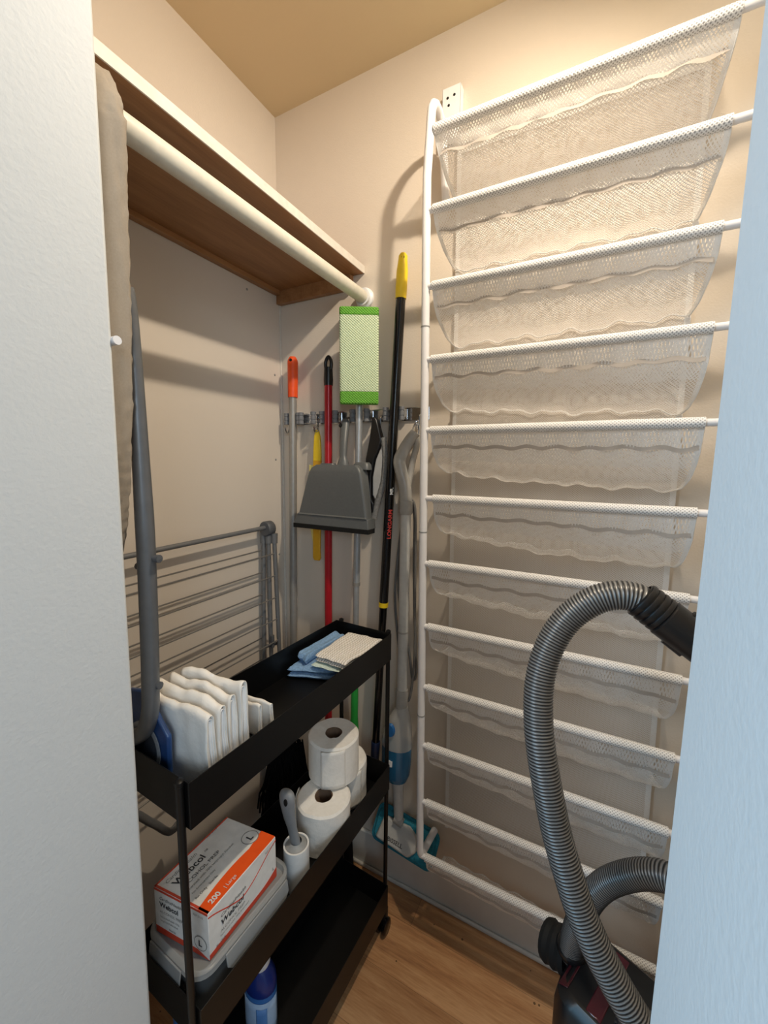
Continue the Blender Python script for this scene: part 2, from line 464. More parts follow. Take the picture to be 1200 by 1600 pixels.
# ------------------------------------------------------------------ hanging shoe rack of white tube and net
rk = thing('shoe_rack', 'tall white hanging shoe rack with twelve net pockets on the back wall', 'shoe rack', (.85, -.07, .25))
def rx(z): return .5765 + (1.14 - z) * .0130
def ru(z, x=0): return rx(z) + x
RY = -.13
RZ = [1.988 - .156 * i for i in range(12)]
def upright(dx, r=.0093):
    pts = []
    for k in range(9):
        a = PI * (k / 8); pts.append(V((ru(2.02, dx) + .004 * (1 - math.cos(a)), -.08 - .05 * math.cos(PI - a) * -1 if False else -.08 + .05 * math.cos(a), 2.015 + .048 * math.sin(a))))
    back_end = [V((ru(1.9, dx) + .008, -.03, 1.90))]
    front = [V((ru(z, dx), RY, z)) for z in (1.9, 1.6, 1.2, .8, .4, .285)]
    bend = []
    for k in range(1, 7):
        a = PI / 2 * k / 6; bend.append(V((ru(.27, dx) + .002, RY + .022 * (1 - math.cos(a)), .285 - .022 * math.sin(a))))
    tail = [V((ru(.27, dx) + .006, -.035, .262))]
    path = back_end + pts[::1] + front + bend + tail
    return path
for dx in (0, .578):
    b = MB(); b.tube(upright(dx), .0093, 16); u = b.build('upright', M['white'], rk)
    for z in (1.592, 1.128, .664):
        c = MB(); c.tube([(ru(z, dx), RY, z - .0012), (ru(z, dx), RY, z + .0012)], .0101, 16); c.build('joint_ring', M['lintend'], u)
def wav(u, i): return .0035 * math.sin(u * 31 + i * 1.7) + .004 * nz((u * 7, i * 3.1, 0), 1) + .0025 * math.sin(u * 67 + i)
for i, z in enumerate(RZ):
    x0 = ru(z); xa = x0 + .012 + (.012 if i == 5 else .004); xb = x0 + .517; xe = x0 + .578
    b = MB(); b.tube([(x0, RY, z), (xe, RY, z)], .0068, 12); rung = b.build('rung', M['white'], rk)
    pk = MB(); pk.tube([V((lerp(xa, xb, k / 12), RY, z)) for k in range(13)], .0098, 16)
    pk.build('sleeve', M['sleeve'], rung)
    Dp = .078 if i < 2 else .092
    pw = .35 if i == 0 else .5 if i == 1 else .75 if i == 2 else 1
    def pocket(u, t, off=0):
        xl = lerp(xa, x0 + .030, t); xr = lerp(xb, x0 + .500, t)
        x = lerp(xl, xr, u)
        y = lerp(RY + .004 * math.cos(0), -.014, t)
        circ = math.sqrt(max(0, 1 - (1 - t) ** 2)); linr = t * (2 - t) * .55 + .45 * t
        prof = lerp(linr, circ, pw)
        mid = math.sin(PI * u) ** .6
        zz = z - .007 - (Dp + .026 * u * (i >= 3)) * prof - .012 * mid * prof * math.sin(PI * min(1, t))
        zz += wav(u, i) * t * 1.1 + .004 * nz((u * 9, t * 4, i * 5), 1) * math.sin(PI * t)
        y -= .004 * nz((u * 5, t * 3, i * 7 + 2), 1) * math.sin(PI * t) + .001 * math.sin(PI * t) * pw
        return (x, y, zz + off)
    p = MB(); p.grid(lambda u, t: pocket(u, t), 60, 14, .49, .16)
    pko = p.build('net_pocket', M['net'], rk, fixn=False)
    # double layer near the rung, side hems and the wavy bottom hem
    p = MB(); p.grid(lambda u, t: (lambda q: (q[0], q[1] - .0012, q[2]))(pocket(u, t * .20)), 60, 4, .49, .03)
    p.build('folded_band', M['net_back'], pko, fixn=False)
    ts = (.17, .16, .10, .055, .05, .05, .05, .05, .05, .05, .05, .05)[i]
    def thin_line(u, v):
        q = V(pocket(lerp(.008, .992, u), ts)); return q + V((0, -.0026 - .0012 * math.sin(u * 43 + i * 2), .0022 * math.sin(u * 52 + i * 1.3) + .0035 * nz((u * 11, i * 2.7, 5), 1) + (v - .5) * .0075))
    p = MB(); p.grid(thin_line, 60, 2, .49, .005); p.build('thin_line', M['thin_line'], pko, fixn=False)  # thin grey wavy strip across the pocket below the rung
    for sgn in (0, 1):
        p = MB(); p.grid(lambda u, t: (lambda q: (q[0], q[1] - .0016, q[2] - .0004))(pocket(sgn + (u * .014 if sgn == 0 else -u * .014), t)), 1, 14, .008, .16)
        p.build('side_hem', M['hem'], pko, fixn=False)
        p = MB(); p.tube([V(pocket(sgn, k / 14)) for k in range(15)], .0018, 6); p.build('edge_binding', M['binding'], pko)
    p = MB(); p.tube([V(pocket(k / 60, .99)) for k in range(61)], .0014, 6); p.build('bottom_hem', M['binding'], pko)
def back(u, v):
    z = lerp(2.035, .262, v); x = ru(z, lerp(.028, .502, u)); return (x, -.0105 + .0025 * nz((u * 4, v * 14, 1), 1), z)
p = MB(); p.grid(back, 30, 80, .475, 1.77); bp = p.build('back_panel', M['net_back'], rk, fixn=False)
for u0, u1 in ((0, .022), (.978, 1)):
    p = MB(); p.grid(lambda u, v: (lambda q: (q[0], q[1] - .002, q[2]))(back(lerp(u0, u1, u), v)), 1, 80, .01, 1.77); p.build('side_hem', M['hem'], bp, fixn=False)
p = MB(); p.grid(lambda u, v: (lambda q: (q[0], q[1] - .002, q[2]))(back(u, lerp(0, .016, v))), 30, 2, .475, .03); p.build('top_hem', M['hem'], bp, fixn=False)
# net sheet across the top and under the bottom
p = MB(); p.grid(lambda u, v: (ru(2.0, lerp(.012, .512, u)), lerp(RY, -.012, v), lerp(1.988, 2.036, v) - .010 * math.sin(PI * v)), 30, 6, .49, .13)
p.build('top_sheet', M['net'], rk, fixn=False)

br = thing('wall_bracket', 'white perforated metal bracket on the back wall above the shoe rack', 'bracket', (.58, -.01, 2.06))
b = MB(); b.box((.556, -.022, 2.04), (.600, -.0205, 2.15)); b.box((.556, -.022, 2.04), (.5575, -.0005, 2.15)); b.box((.5985, -.022, 2.04), (.600, -.0005, 2.15))
b.build('channel', M['white'], br, smooth=False, bevel=.0006)
for (x, z) in ((.569, 2.128), (.585, 2.130), (.572, 2.112), (.586, 2.062)):
    b = MB(); b.lathe([(0, .0006), (.003, .0005), (.003, 0)], (x, -.0221, z), (0, -1, 0), 10); b.build('slot', M['rubber'], br)

# ------------------------------------------------------------------ wall rail with clamps, hooks
rl = thing('broom_rail', 'chrome broom holder rail with grey clamps on the back wall', 'broom holder', (.3, -.006, 1.40))
b = MB(); b.box((.082, -.0045, 1.402), (.535, -.0005, 1.436)); b.build('strip', M['chrome'], rl, smooth=False, bevel=.001)
CLX = [.100, .233, .338, .443]
for cx in CLX + [.155]:
    b = MB()
    b.prism([(cx - .030, -.005, 1.405), (cx + .030, -.005, 1.405), (cx + .026, -.0145, 1.405), (cx - .026, -.0145, 1.405)], (0, 0, .028))
    cl = b.build('clamp', M['chrome'], rl, smooth=False, bevel=.001)
    for s in (-1, 1):
        b = MB(); r = .0085
        b.lathe([(0, 0), (r, 0), (r, .008), (r * .86, .009), (r * .86, .0115), (r, .0125), (r, .021), (r * .86, .022), (r * .86, .0245), (r, .0255), (r, .034), (0, .034)],
                (cx + s * .023, -.029, 1.402), (0, 0, 1), 12)
        b.build('roller', M['clampgrey'], cl)
HKX = [.074, .184, .286, .396, .512]
for hx in HKX:
    b = MB(); pts = [(hx, -.005, 1.418), (hx, -.012, 1.412), (hx, -.014, 1.398), (hx, -.016, 1.384), (hx, -.024, 1.378), (hx, -.032, 1.383), (hx, -.035, 1.393)]
    b.tube(spline(pts, 5), .0028, 8); b.build('hook', M['chrome'], rl)

# ------------------------------------------------------------------ mop, broom, duster, pole
def dirv(a, bq): return (V(bq) - V(a)).normalized()
def along(a, bq, z): t = (z - a[2]) / (bq[2] - a[2]); return V(a) + (V(bq) - V(a)) * t

a, e = (.104, -.029, 1.600), (.090, -.040, .30)
t = thing('mop', 'grey pole mop with an orange grip and a black shaggy head', 'mop', (.09, -.04, .1))
b = MB(); b.tube([along(a, e, 1.50), along(a, e, .50)], .0115, 16); b.build('pole', M['steel'], t)
b = MB(); b.tube([along(a, e, z) for z in (1.482, 1.50, 1.585, 1.592)] + [along(a, e, 1.600)], [.0145, .0150, .0155, .0140, .0090], 16)
g = b.build('grip', M['orange'], t)
b = MB(); b.lathe([(0, .0), (.0045, 0), (.0045, -.002), (0, -.002)], along(a, e, 1.588) + V((.004, -.0148, 0)), (.2, -1, 0), 10); b.build('hanging_hole', M['rubber'], g)
b = MB(); b.tube([along(a, e, .52), along(a, e, .47)], [.014, .020], 16); b.build('collar', M['blackplastic'], t)
b = MB(); rnd = random.Random(3)
for k in range(230):
    an = rnd.uniform(0, 2 * PI); rr = rnd.uniform(0, 1) ** .5; L = rnd.uniform(.15, .265)
    sx = .038 * rr * math.cos(an); sy = .045 * rr * math.sin(an)
    c = V((.185, -.185, .47)); pts = []
    for j in range(5):
        q = j / 4; pts.append(c + V((sx * (1 + 1.1 * q) + .02 * q + rnd.uniform(-.009, .009), sy * (1 + .9 * q) - .012 * q + rnd.uniform(-.008, .008), .015 * (1 - rr) - L * q)))
    for p_ in pts: p_.x = min(max(p_.x, .122), .300); p_.y = min(p_.y, -.126)
    b.tube(pts, .0032, 4)
o = b.build('fringe', M['shag'], t); o['kind'] = 'stuff'
b = MB(); b.tube([(.092, -.040, .49), (.120, -.085, .478), (.150, -.140, .472), (.185, -.185, .462)], [.016, .018, .022, .026], 12); b.build('mop_socket', M['blackplastic'], t)

a, e = (.236, -.032, 1.585), (.246, -.060, .17)
t = thing('broom', 'red pole broom with a black looped grip behind the dustpan', 'broom', (.246, -.06, 0))
b = MB(); b.tube([along(a, e, 1.515), along(a, e, .16)], .0112, 16); b.build('pole', M['red'], t)
b = MB(); b.tube([along(a, e, 1.506), along(a, e, 1.52), along(a, e, 1.556)], [.0128, .0135, .0118], 16)
b.tube(spline([along(a, e, 1.55) + V((-.0085, 0, 0)), along(a, e, 1.572) + V((-.0095, 0, 0)), along(a, e, 1.586), along(a, e, 1.572) + V((.0095, 0, 0)), along(a, e, 1.55) + V((.0085, 0, 0))], 6), .0048, 10)
b.build('grip', M['blackplastic'], t)
b = MB(); b.loft([[V((x, y, .002)) for x, y in rbox_poly(.195, .330, -.112, -.028, .02)], [V((x, y, .12)) for x, y in rbox_poly(.200, .325, -.10, -.03, .02)]])
b.build('bristles', M['shag'], t)
b = MB(); b.loft([[V((x, y, .115)) for x, y in rbox_poly(.197, .328, -.102, -.028, .02)], [V((x, y, .15)) for x, y in rbox_poly(.202, .322, -.09, -.035, .02)], [V((x, y, .19)) for x, y in rbox_poly(.225, .268, -.08, -.042, .012)]])
b.build('head', M['blackplastic'], t, bevel=.003)

a, e = (.3445, -.036, 1.66), (.331, -.044, .44)
t = thing('flat_duster', 'upside-down duster with a pale green waffle pad on a silver pole', 'duster', (.335, -.045, .44))
b = MB(); b.tube([along(a, e, 1.56), along(a, e, .94), along(a, e, .9399)], .0098, 16); b.tube([along(a, e, .94), along(a, e, .62)], .0086, 16); b.build('pole', M['alu'], t)
b = MB(); b.tube([along(a, e, .945), along(a, e, .935)], .0108, 16); b.build('collar', M['steel'], t)
b = MB(); b.tube([along(a, e, z) for z in (.640, .60, .53, .48, .45, .44)], [.0095, .0110, .0110, .0145, .014, .008], 16); b.build('grip', M['greengrip'], t)
PA = math.radians(29)
def padring(z, m=1):
    q = (z - 1.445) / .25; xl = -.0515; xr = .0515
    cx = lerp(.357, .3555, q); ce = V((cx, -.062, z))
    return [ce + V((x * math.cos(PA) - y * math.sin(PA), x * math.sin(PA) + y * math.cos(PA), 0)) for x, y in rbox_poly(xl, xr, -.010, .008, .007 * m, 4)]
b = MB(); b.loft([padring(z) for z in [1.476 + k * .0385 for k in range(6)]]); b.build('waffle_pad', M['greenpad'], t)
b = MB(); b.loft([padring(z) for z in (1.668, 1.675, 1.690)]); sub_label(b.build('end_band', M['greenband'], t, bevel=.004), 'green end band')
b = MB(); b.loft([padring(z) for z in (1.443, 1.46, 1.477)]); sub_label(b.build('end_band', M['greenband'], t, bevel=.004), 'green end band')

a, e = (.4700, -.040, 1.806), (.404, -.046, .395)
t = thing('extension_pole', 'long black extension pole with a yellow tip leaning beside the shoe rack', 'pole', (.404, -.046, .395))
b = MB(); b.tube([along(a, e, 1.72), along(a, e, .896)], .0125, 18); b.build('outer_tube', M['blackgloss'], t)
b = MB(); b.tube([along(a, e, .90), along(a, e, .47)], .0108, 18); b.build('inner_tube', M['blackgloss'], t)
b = MB(); b.tube([along(a, e, z) for z in (1.700, 1.712, 1.765, 1.788, 1.80, 1.806)], [.0140, .0146, .0146, .0118, .0112, .007], 18); g = b.build('tip', M['yellow'], t)
b = MB(); b.lathe([(0, 0), (.004, 0), (.004, -.002), (0, -.002)], along(a, e, 1.793) + V((.0045, -.0102, 0)), (.4, -1, 0), 10); b.build('hole', M['rubber'], g)
b = MB(); b.tube([along(a, e, .902), along(a, e, .889)], .0136, 18); b.build('collar', M['yellow'], t)
b = MB(); b.tube([along(a, e, .475), along(a, e, .472), along(a, e, .40), along(a, e, .395)], [.0125, .0135, .0125, .009], 18); b.build('end_cap', M['navy'], t)
ax = dirv(e, a)
cam_h = V((.933 - .44, -1.01 + .04, 0)).normalized()
n_ = (cam_h - ax * cam_h.dot(ax)).normalized(); n2 = (n_ + n_.cross(ax) * -.35).normalized()
side = ax.cross(n2)
def pole_txt(txt, z, size, mat, sx=1):
    o = along(a, e, z) + n2 * .0127 - side * -size * .36
    lettering(txt, size, o, ax, n2.cross(ax), mat, t, depth=.0003, bold=.0004, sx=sx)
pole_txt('LONGARM', 1.085, .0150, M['printred'], 1.1)
pole_txt('MR.', 1.205, .0125, M['printwhite'])

# ------------------------------------------------------------------ dustpan
t = thing('dustpan', 'grey plastic dustpan with a black rubber lip hanging from the rail', 'dustpan', (.29, -.06, 1.11))
def dring(z, inset=0):
    q = (z - 1.112) / (1.283 - 1.112)
    xl = lerp(.1640, .2200, q) + .004 * q * (1 - q); xr = lerp(.4085, .3850, q)
    yf = lerp(-.100, -.104, q); yb = lerp(-.068, -.060, q)
    return xl, xr, yf, yb
rings = []
for z, sh_ in ((1.112, 0), (1.145, 0), (1.18, 0), (1.23, 0), (1.262, .001), (1.274, .006), (1.282, .016)):
    xl, xr, yf, yb = dring(z)
    rings.append([V((x, y, z)) for x, y in rbox_poly(xl + sh_, xr - sh_, yf + sh_ * .35, yb - sh_ * .2, .008, 3)])
b = MB(); b.loft(rings); b.build('pan', M['dustgrey'], t, bevel=.0015)
b = MB(); xl, xr, yf, yb = dring(1.14); b.prism([(xl - .001, yf - .0035, 1.1405), (xr + .001, yf - .0035, 1.1405), (xr - .006, yf + .001, 1.146), (xl + .006, yf + .001, 1.146)], (0, .004, 0))
b.loft([[V((x, y, 1.1125)) for x, y in rbox_poly(.160, .4105, -.1025, -.060, .004, 2)], [V((x, y, 1.1400)) for x, y in rbox_poly(.168, .4075, -.1015, -.060, .004, 2)]])
b.build('ledge', M['dustgrey'], t, bevel=.001)
b = MB(); b.loft([[V((x, y, 1.1005)) for x, y in rbox_poly(.157, .4115, -.1035, -.066, .003, 2)], [V((x, y, 1.1135)) for x, y in rbox_poly(.159, .4115, -.1050, -.066, .003, 2)]])
b.build('rubber_lip', M['rubber'], t, bevel=.001)
hp = [(.318, -.082, 1.272), (.318, -.081, 1.290), (.316, -.078, 1.310), (.311, -.068, 1.345), (.305, -.054, 1.380), (.302, -.047, 1.398), (.301, -.044, 1.408)]
b = MB(); b.tube(spline(hp, 4), [lerp(.022, .0105, min(1, k / 7)) if k < 8 else lerp(.0105, .0140, min(1, (k - 8) / 10)) if k < 21 else lerp(.0140, .008, (k - 20) / 4) for k in range(25)], 16, flat=.8)
h_ = b.build('handle', M['dustgrey'], t)
b = MB(); b.lathe([(0, 0), (.006, 0), (.006, -.002), (0, -.002)], (.296, -.0625, 1.391), (-.25, -.95, .25), 12); b.build('hanging_hole', M['rubber'], h_)
b = MB(); b.loft([[V((x, y, 1.270)) for x, y in rbox_poly(.345, .398, -.085, -.056, .010, 4)], [V((x, y, 1.284)) for x, y in rbox_poly(.348, .396, -.083, -.056, .010, 4)], [V((x, y, 1.290)) for x, y in rbox_poly(.354, .390, -.078, -.058, .008, 4)]]); b.build('shoulder', M['dustgrey'], t)
b = MB(); b.loft([[V((x, y, 1.272)) for x, y in rbox_poly(.232, .290, -.085, -.058, .010, 4)], [V((x, y, 1.286)) for x, y in rbox_poly(.238, .284, -.082, -.060, .010, 4)]]); b.build('shoulder', M['dustgrey'], t)

# ------------------------------------------------------------------ yellow strap tool, black scrub brush
t = thing('scraper', 'long yellow plastic scraper hanging from the rail behind the dustpan', 'scraper', (.184, -.022, .99))
def strip(cs, w, th):
    return [[V((x - wq, y - th, z)), V((x + wq, y - th, z)), V((x + wq, y + th, z)), V((x - wq, y + th, z))] for (x, y, z), wq in zip(cs, w)]
b = MB(); b.loft(strip([(.1855, -.020, 1.384), (.1855, -.020, 1.365), (.1855, -.020, 1.33), (.1855, -.021, 1.292)], [.005, .0105, .0135, .0145], .0035)); b.build('handle', M['yellow'], t, bevel=.002)
b = MB(); b.loft(strip([(.1855, -.021, 1.295), (.1850, -.022, 1.20), (.1835, -.022, 1.12), (.181, -.022, 1.02), (.1815, -.022, .995), (.1815, -.022, .986)], [.0148, .0145, .014, .0135, .0145, .010], .0030)); b.build('blade', M['amber'], t, bevel=.002)
b = MB(); b.loft(strip([(.160, -.014, 1.28), (.161, -.014, 1.17), (.163, -.014, 1.08), (.172, -.014, 1.015)], [.010, .0115, .0105, .006], .002)); b.build('rear_strip', M['paleyellow'], t, bevel=.001)
b = MB(); b.tube([V((.1855 + .0075 * math.cos(k * PI / 6), -.0235, 1.386 + .0075 * math.sin(k * PI / 6))) for k in range(13)], .0016, 8); b.build('hanging_ring', M['steel'], t)

t = thing('scrub_brush', 'black hand scrub brush with grey fluffy rim hanging behind the dustpan', 'brush', (.395, -.03, 1.13))
poly = [(.396, 1.413), (.404, 1.405), (.420, 1.352), (.414, 1.330), (.398, 1.300), (.388, 1.25), (.388, 1.19), (.398, 1.175), (.396, 1.150), (.372, 1.150), (.368, 1.20), (.371, 1.30), (.384, 1.36), (.390, 1.41)]
b = MB(); b.prism([V((x - .007, -.020, z)) for x, z in poly], (0, -.020, 0)); b.build('body', M['blackplastic'], t, bevel=.003)
pts = [(.4205, -.030, 1.356), (.4275, -.030, 1.325), (.4285, -.030, 1.29), (.424, -.030, 1.24), (.414, -.030, 1.205), (.402, -.030, 1.170), (.394, -.030, 1.135)]
sp_ = [p_ + V((-.007, 0, 0)) for p_ in spline(pts, 6)]; b = MB(); b.tube(sp_, [(.0088 + .0006 * math.sin(k * 2.3)) for k in range(len(sp_))], 10); b.build('fluffy_rim', M['fluff'], t)
poly = [(.419, 1.345), (.426, 1.31), (.424, 1.25), (.412, 1.205), (.400, 1.185), (.390, 1.20), (.390, 1.25), (.400, 1.298), (.414, 1.328)]
b = MB(); b.prism([V((x - .007, -.024, z)) for x, z in poly], (0, -.010, 0)); b.build('sponge_face', M['scrub'], t, bevel=.003)

# ------------------------------------------------------------------ steam mop hung by a carabiner
t = thing('steam_mop', 'grey steam mop with a blue water tank and teal floor pad behind the cart', 'steam mop', (.49, -.05, .14))
hp = [(.5135, -.040, 1.368), (.500, -.044, 1.350), (.482, -.048, 1.318), (.4735, -.051, 1.293), (.481, -.052, 1.262), (.492, -.052, 1.222), (.4945, -.052, 1.18)]
b = MB(); b.tube(spline(hp, 6), [lerp(.013, .0165, min(1, k / 14)) if k < 20 else .0165 for k in range(37)], 16, flat=.85); hd = b.build('handle', M['steamgrey'], t)
b = MB(); b.tube(spline([(.5150, -.034, 1.366), (.5145, -.034, 1.335), (.506, -.036, 1.30), (.500, -.038, 1.265), (.497, -.045, 1.23)], 5), .0085, 10); b.build('loop_grip', M['steamgrey'], hd)
b = MB(); b.tube([(.4945, -.052, 1.19), (.4945, -.052, 1.16), (.4945, -.052, 1.155)], [.0175, .0185, .0150], 16); b.build('ferrule', M['steamgrey'], t)
b = MB(); b.tube([(.4945, -.052, 1.16), (.4925, -.052, .66)], .0138, 16); b.build('tube', M['steampale'], t)
b = MB(); b.tube([(.4932, -.052, .835), (.4932, -.052, .83)], .0145, 16); b.build('joint_ring', M['steamgrey'], t)
b = MB(); b.tube([(.4925, -.052, .665), (.4925, -.052, .655), (.492, -.052, .585)], [.0165, .0180, .0150], 16); b.build('neck', M['steamgrey'], t)
def ov(cx, cy, rx_, ry_, z, n=20): return [V((cx + rx_ * math.cos(2 * PI * k / n), cy + ry_ * math.sin(2 * PI * k / n), z)) for k in range(n)]
b = MB(); b.loft([ov(.494, -.052, .016, .015, .615), ov(.490, -.053, .030, .024, .585), ov(.484, -.055, .041, .032, .545), ov(.481, -.055, .0445, .035, .51), ov(.481, -.055, .0445, .035, .498)]); b.build('shroud', M['shroud'], t)
b = MB(); b.loft([ov(.481, -.055, .0440, .034, .499), ov(.480, -.055, .044, .034, .45), ov(.479, -.055, .042, .033, .415), ov(.479, -.054, .033, .026, .392), ov(.479, -.053, .020, .018, .386)]); tk = b.build('water_tank', M['tank'], t)
b = MB(); b.loft([ov(.474, -.0885, .010, .003, .468, 12), ov(.474, -.090, .010, .003, .452, 12)]); b.build('tank_clip', M['capwhite'], tk)
b = MB(); b.loft([[V((.478 + .0125 * math.cos(2 * PI * k / 16), -.083 - .004, .560 + .020 * math.sin(2 * PI * k / 16))) for k in range(16)], [V((.478 + .010 * math.cos(2 * PI * k / 16), -.083 - .011, .560 + .017 * math.sin(2 * PI * k / 16))) for k in range(16)]]); b.build('button', M['tankbtn'], t)
b = MB(); b.tube([(.482, -.053, .40), (.486, -.053, .36), (.490, -.055, .295), (.492, -.058, .262)], [.022, .016, .0145, .0125], 14); b.build('stem', M['steampale'], t)
b = MB(); b.tube([(.480, -.060, .270), (.506, -.060, .262)], .0125, 12); b.build('swivel', M['steamgrey'], t)
# head: tilted plate resting against the baseboard
mh = Matrix.Translation((.508, -.052, .216)) @ Matrix.Rotation(math.radians(7), 4, 'Y') @ Matrix.Rotation(math.radians(62), 4, 'X')
def hring(w, h, zz, r=.02): return [mh @ V((x, y, zz)) for x, y in rbox_poly(-w, w, -h, h, r, 4)]
b = MB(); b.loft([hring(.098, .050, -.012), hring(.098, .050, -.002)]); b.build('microfibre_pad', M['teal'], t, bevel=.003)
b = MB(); b.loft([hring(.092, .044, -.002), hring(.088, .040, .010)]); b.build('floor_plate', M['teal'], t, bevel=.003)
b = MB(); b.loft([[mh @ V((x, y, .010)) for x, y in ((-.080, -.034), (.030, -.038), (.048, -.016), (.044, .020), (.012, .036), (-.070, .030))], [mh @ V((x * .92, y * .9, .024)) for x, y in ((-.080, -.034), (.030, -.038), (.048, -.016), (.044, .020), (.012, .036), (-.070, .030))]])
hdp = b.build('head_cover', M['steampale'], t, bevel=.004)
lettering('BISSELL', .015, mh @ V((-.040, -.022, .0243)), mh.to_3x3() @ V((1, 0, 0)), mh.to_3x3() @ V((0, 1, 0)), M['ink'], t, bold=.0003)
b = MB()
b.tube(spline([(.505, -.043, 1.195), (.514, -.036, 1.17), (.517, -.034, 1.06), (.518, -.033, .92), (.521, -.034, .78), (.514, -.036, .66), (.500, -.034, .625), (.484, -.034, .70), (.466, -.032, .82), (.456, -.030, .92), (.462, -.030, 1.02), (.474, -.032, 1.12), (.486, -.036, 1.19), (.497, -.036, 1.225)], 8), .0036, 8)
b.tube(spline([(.503, -.043, 1.19), (.510, -.030, 1.15), (.511, -.028, 1.02), (.515, -.027, .88), (.524, -.027, .72), (.513, -.027, .69), (.502, -.027, .76), (.478, -.026, .86), (.463, -.024, .95), (.470, -.026, 1.08), (.490, -.030, 1.2)], 8), .0036, 8)
b.build('power_cord', M['cord'], t)
cb = MB(); cb.tube(spline([(.513, -.036, 1.392), (.521, -.037, 1.380), (.519, -.038, 1.358), (.513, -.038, 1.350), (.507, -.038, 1.358), (.505, -.037, 1.380), (.513, -.036, 1.392)], 6), .0024, 8)
cb.tube(spline([(.513, -.030, 1.399), (.517, -.032, 1.393), (.513, -.034, 1.387), (.509, -.032, 1.393), (.513, -.030, 1.399)], 5), .0018, 8)
tag(cb.build('carabiner', M['chrome']), 'small steel carabiner holding the steam mop handle on the rail', 'carabiner')

# ------------------------------------------------------------------ folded drying rack against the left wall
t = thing('drying_rack', 'grey folded clothes drying rack leaning on the left wall', 'drying rack', (.075, -.42, 0))
YA, YB = -.115, -.715
b = MB(); b.tube([(.070, YB, 1.086), (.070, YA, 1.094)], .0062, 12); b.build('top_bar', M['rackgrey'], t)
for y in (YA, YB):
    b = MB(); b.lathe([(.0001, -.014), (.020, -.014), (.0225, -.011), (.0225, .011), (.020, .014), (.0001, .014)], (.070, y, 1.090), (0, 1, 0), 20); b.build('hub', M['hubgrey'], t)
    s = 1 if y == YA else -1
    for (x0, y0, x1, y1, z1) in ((.056, y - .004 * s, .050, y - .030 * s, .03), (.072, y, .070, y + .002 * s, .03), (.086, y + .010 * s, .098, y + .030 * s, .012)):
        b = MB(); b.tube([(x0, y0, 1.075), (x0, y0, 1.045)], [.0105, .0095], 12); b.tube([(x0, y0, 1.05), (lerp(x0, x1, .35), lerp(y0, y1, .35), .70), (x1, y1, z1)], .0066, 12)
        b.build('leg', M['rackgrey'], t)
b = MB(); b.tube([(.078, YA - .03, .732), (.078, YA + .022, .722)], .005, 10); b.tube([(.084, YA - .006, .722), (.084, YA - .006, .76)], .006, 10); b.build('latch', M['hubgrey'], t)
for k in range(8):
    z = 1.020 - .0685 * k
    for x, dz in ((.054, .004), (.092, -.006)):
        q = (1.09 - z) / 1.08
        xx = lerp(.056, .050, q) if x < .07 else lerp(.088, .097, q)
        b = MB(); b.tube([(xx, YB + .005, z + dz - .004), (xx, YA + (-.004 - .012 * q if x < .07 else .010 + .014 * q), z + dz)], .0021, 6)
        b.build('wire', M['wire'], t)
b = MB(); b.tube(spline([(.110, -.71, .60), (.118, -.60, .575), (.120, -.54, .50), (.115, -.50, .44), (.105, -.47, .43)], 6), .008, 10); b.build('foot_bow', M['rackgrey'], t)

# ------------------------------------------------------------------ ironing board hanging behind the left doorway edge
t = thing('ironing_board', 'ironing board in a taupe cover hanging behind the left doorway edge', 'ironing board', (.3, -.71, .86))
prof = [(1.730, .395), (1.716, .4135), (1.700, .4265), (1.680, .4365), (1.655, .4425), (1.56, .4365), (1.42, .4275), (1.313, .4165), (1.25, .406), (1.205, .395), (1.165, .382), (1.133, .370), (1.09, .345), (1.05, .31)]
zs = []
for k in range(len(prof) - 1):
    n = 16
    for j in range(n): zs.append((lerp(prof[k][0], prof[k + 1][0], j / n), lerp(prof[k][1], prof[k + 1][1], j / n)))
zs.append(prof[-1])
rings = []
for (z, xr) in zs:
    w = .0007 * math.sin(z * 190 + 2 * math.sin(z * 23)) + .0012 * nz((z * 55, 1, 2), 1); xl = .135
    wr = .0007 * math.sin(z * 330 + 3 * math.sin(z * 31))
    def fd(q): return .0036 * nz((z * 46 + q * 1.15, q * .35, 4.2), 1) + .0012 * nz((z * 120 + q * 1.6, q * .5, 9), 1)
    base = [(xl, -.736), (xr - .012, -.736), (xr - .005, -.734), (xr - .0015, -.730), (xr, -.725), (xr + .0005, -.720), (xr + .0008, -.715), (xr + .0005, -.711), (xr - .0002, -.707), (xr - .0015, -.7035), (xr - .004, -.7015), (xr - .010, -.7020), (xr - .03, -.704), (xl, -.704)]
    rings.append([V((x + (fd(q) if 2 < q < 11 else 0) + (wr if q in (9, 10) else 0), y, z + (.0012 * q if 0 < q < 12 else 0))) for q, (x, y) in enumerate(base)])
b = MB(); b.loft(rings); b.build('cover', M['taupe'], t, angle=180)
lg = [(.409, -.692, 1.50), (.4075, -.690, 1.449), (.4015, -.686, 1.306), (.399, -.685, 1.168), (.394, -.685, 1.04), (.389, -.685, .965), (.385, -.685, .932), (.374, -.685, .903), (.356, -.685, .884), (.325, -.685, .872), (.22, -.685, .868)]
sp_ = spline(lg, 6); b = MB(); b.tube(sp_, [lerp(.006, .0118, min(1, k / 16)) for k in range(len(sp_))], 16); lo_ = b.build('leg', M['greymetal'], t)
for (x0, z, x1) in ((.398, 1.158, .417), (.395, 1.142, .372), (.390, .972, .402)):
    b = MB(); b.tube([(x0, -.685, z), (x1, -.680, z)], .0042, 10); b.lathe([(0, .003), (.0055, .002), (.0055, -.003), (0, -.003)], (x1, -.680, z), (1 if x1 > x0 else -1, .2, 0), 10); b.build('pin', M['hubgrey'], lo_)
# white peg sticking out of the cover edge
pgt = MB(); pgt.tube([(.40, -.7365, 1.421), (.4555, -.7365, 1.421)], .0048, 12); pgt.build('peg', M['white'], t)

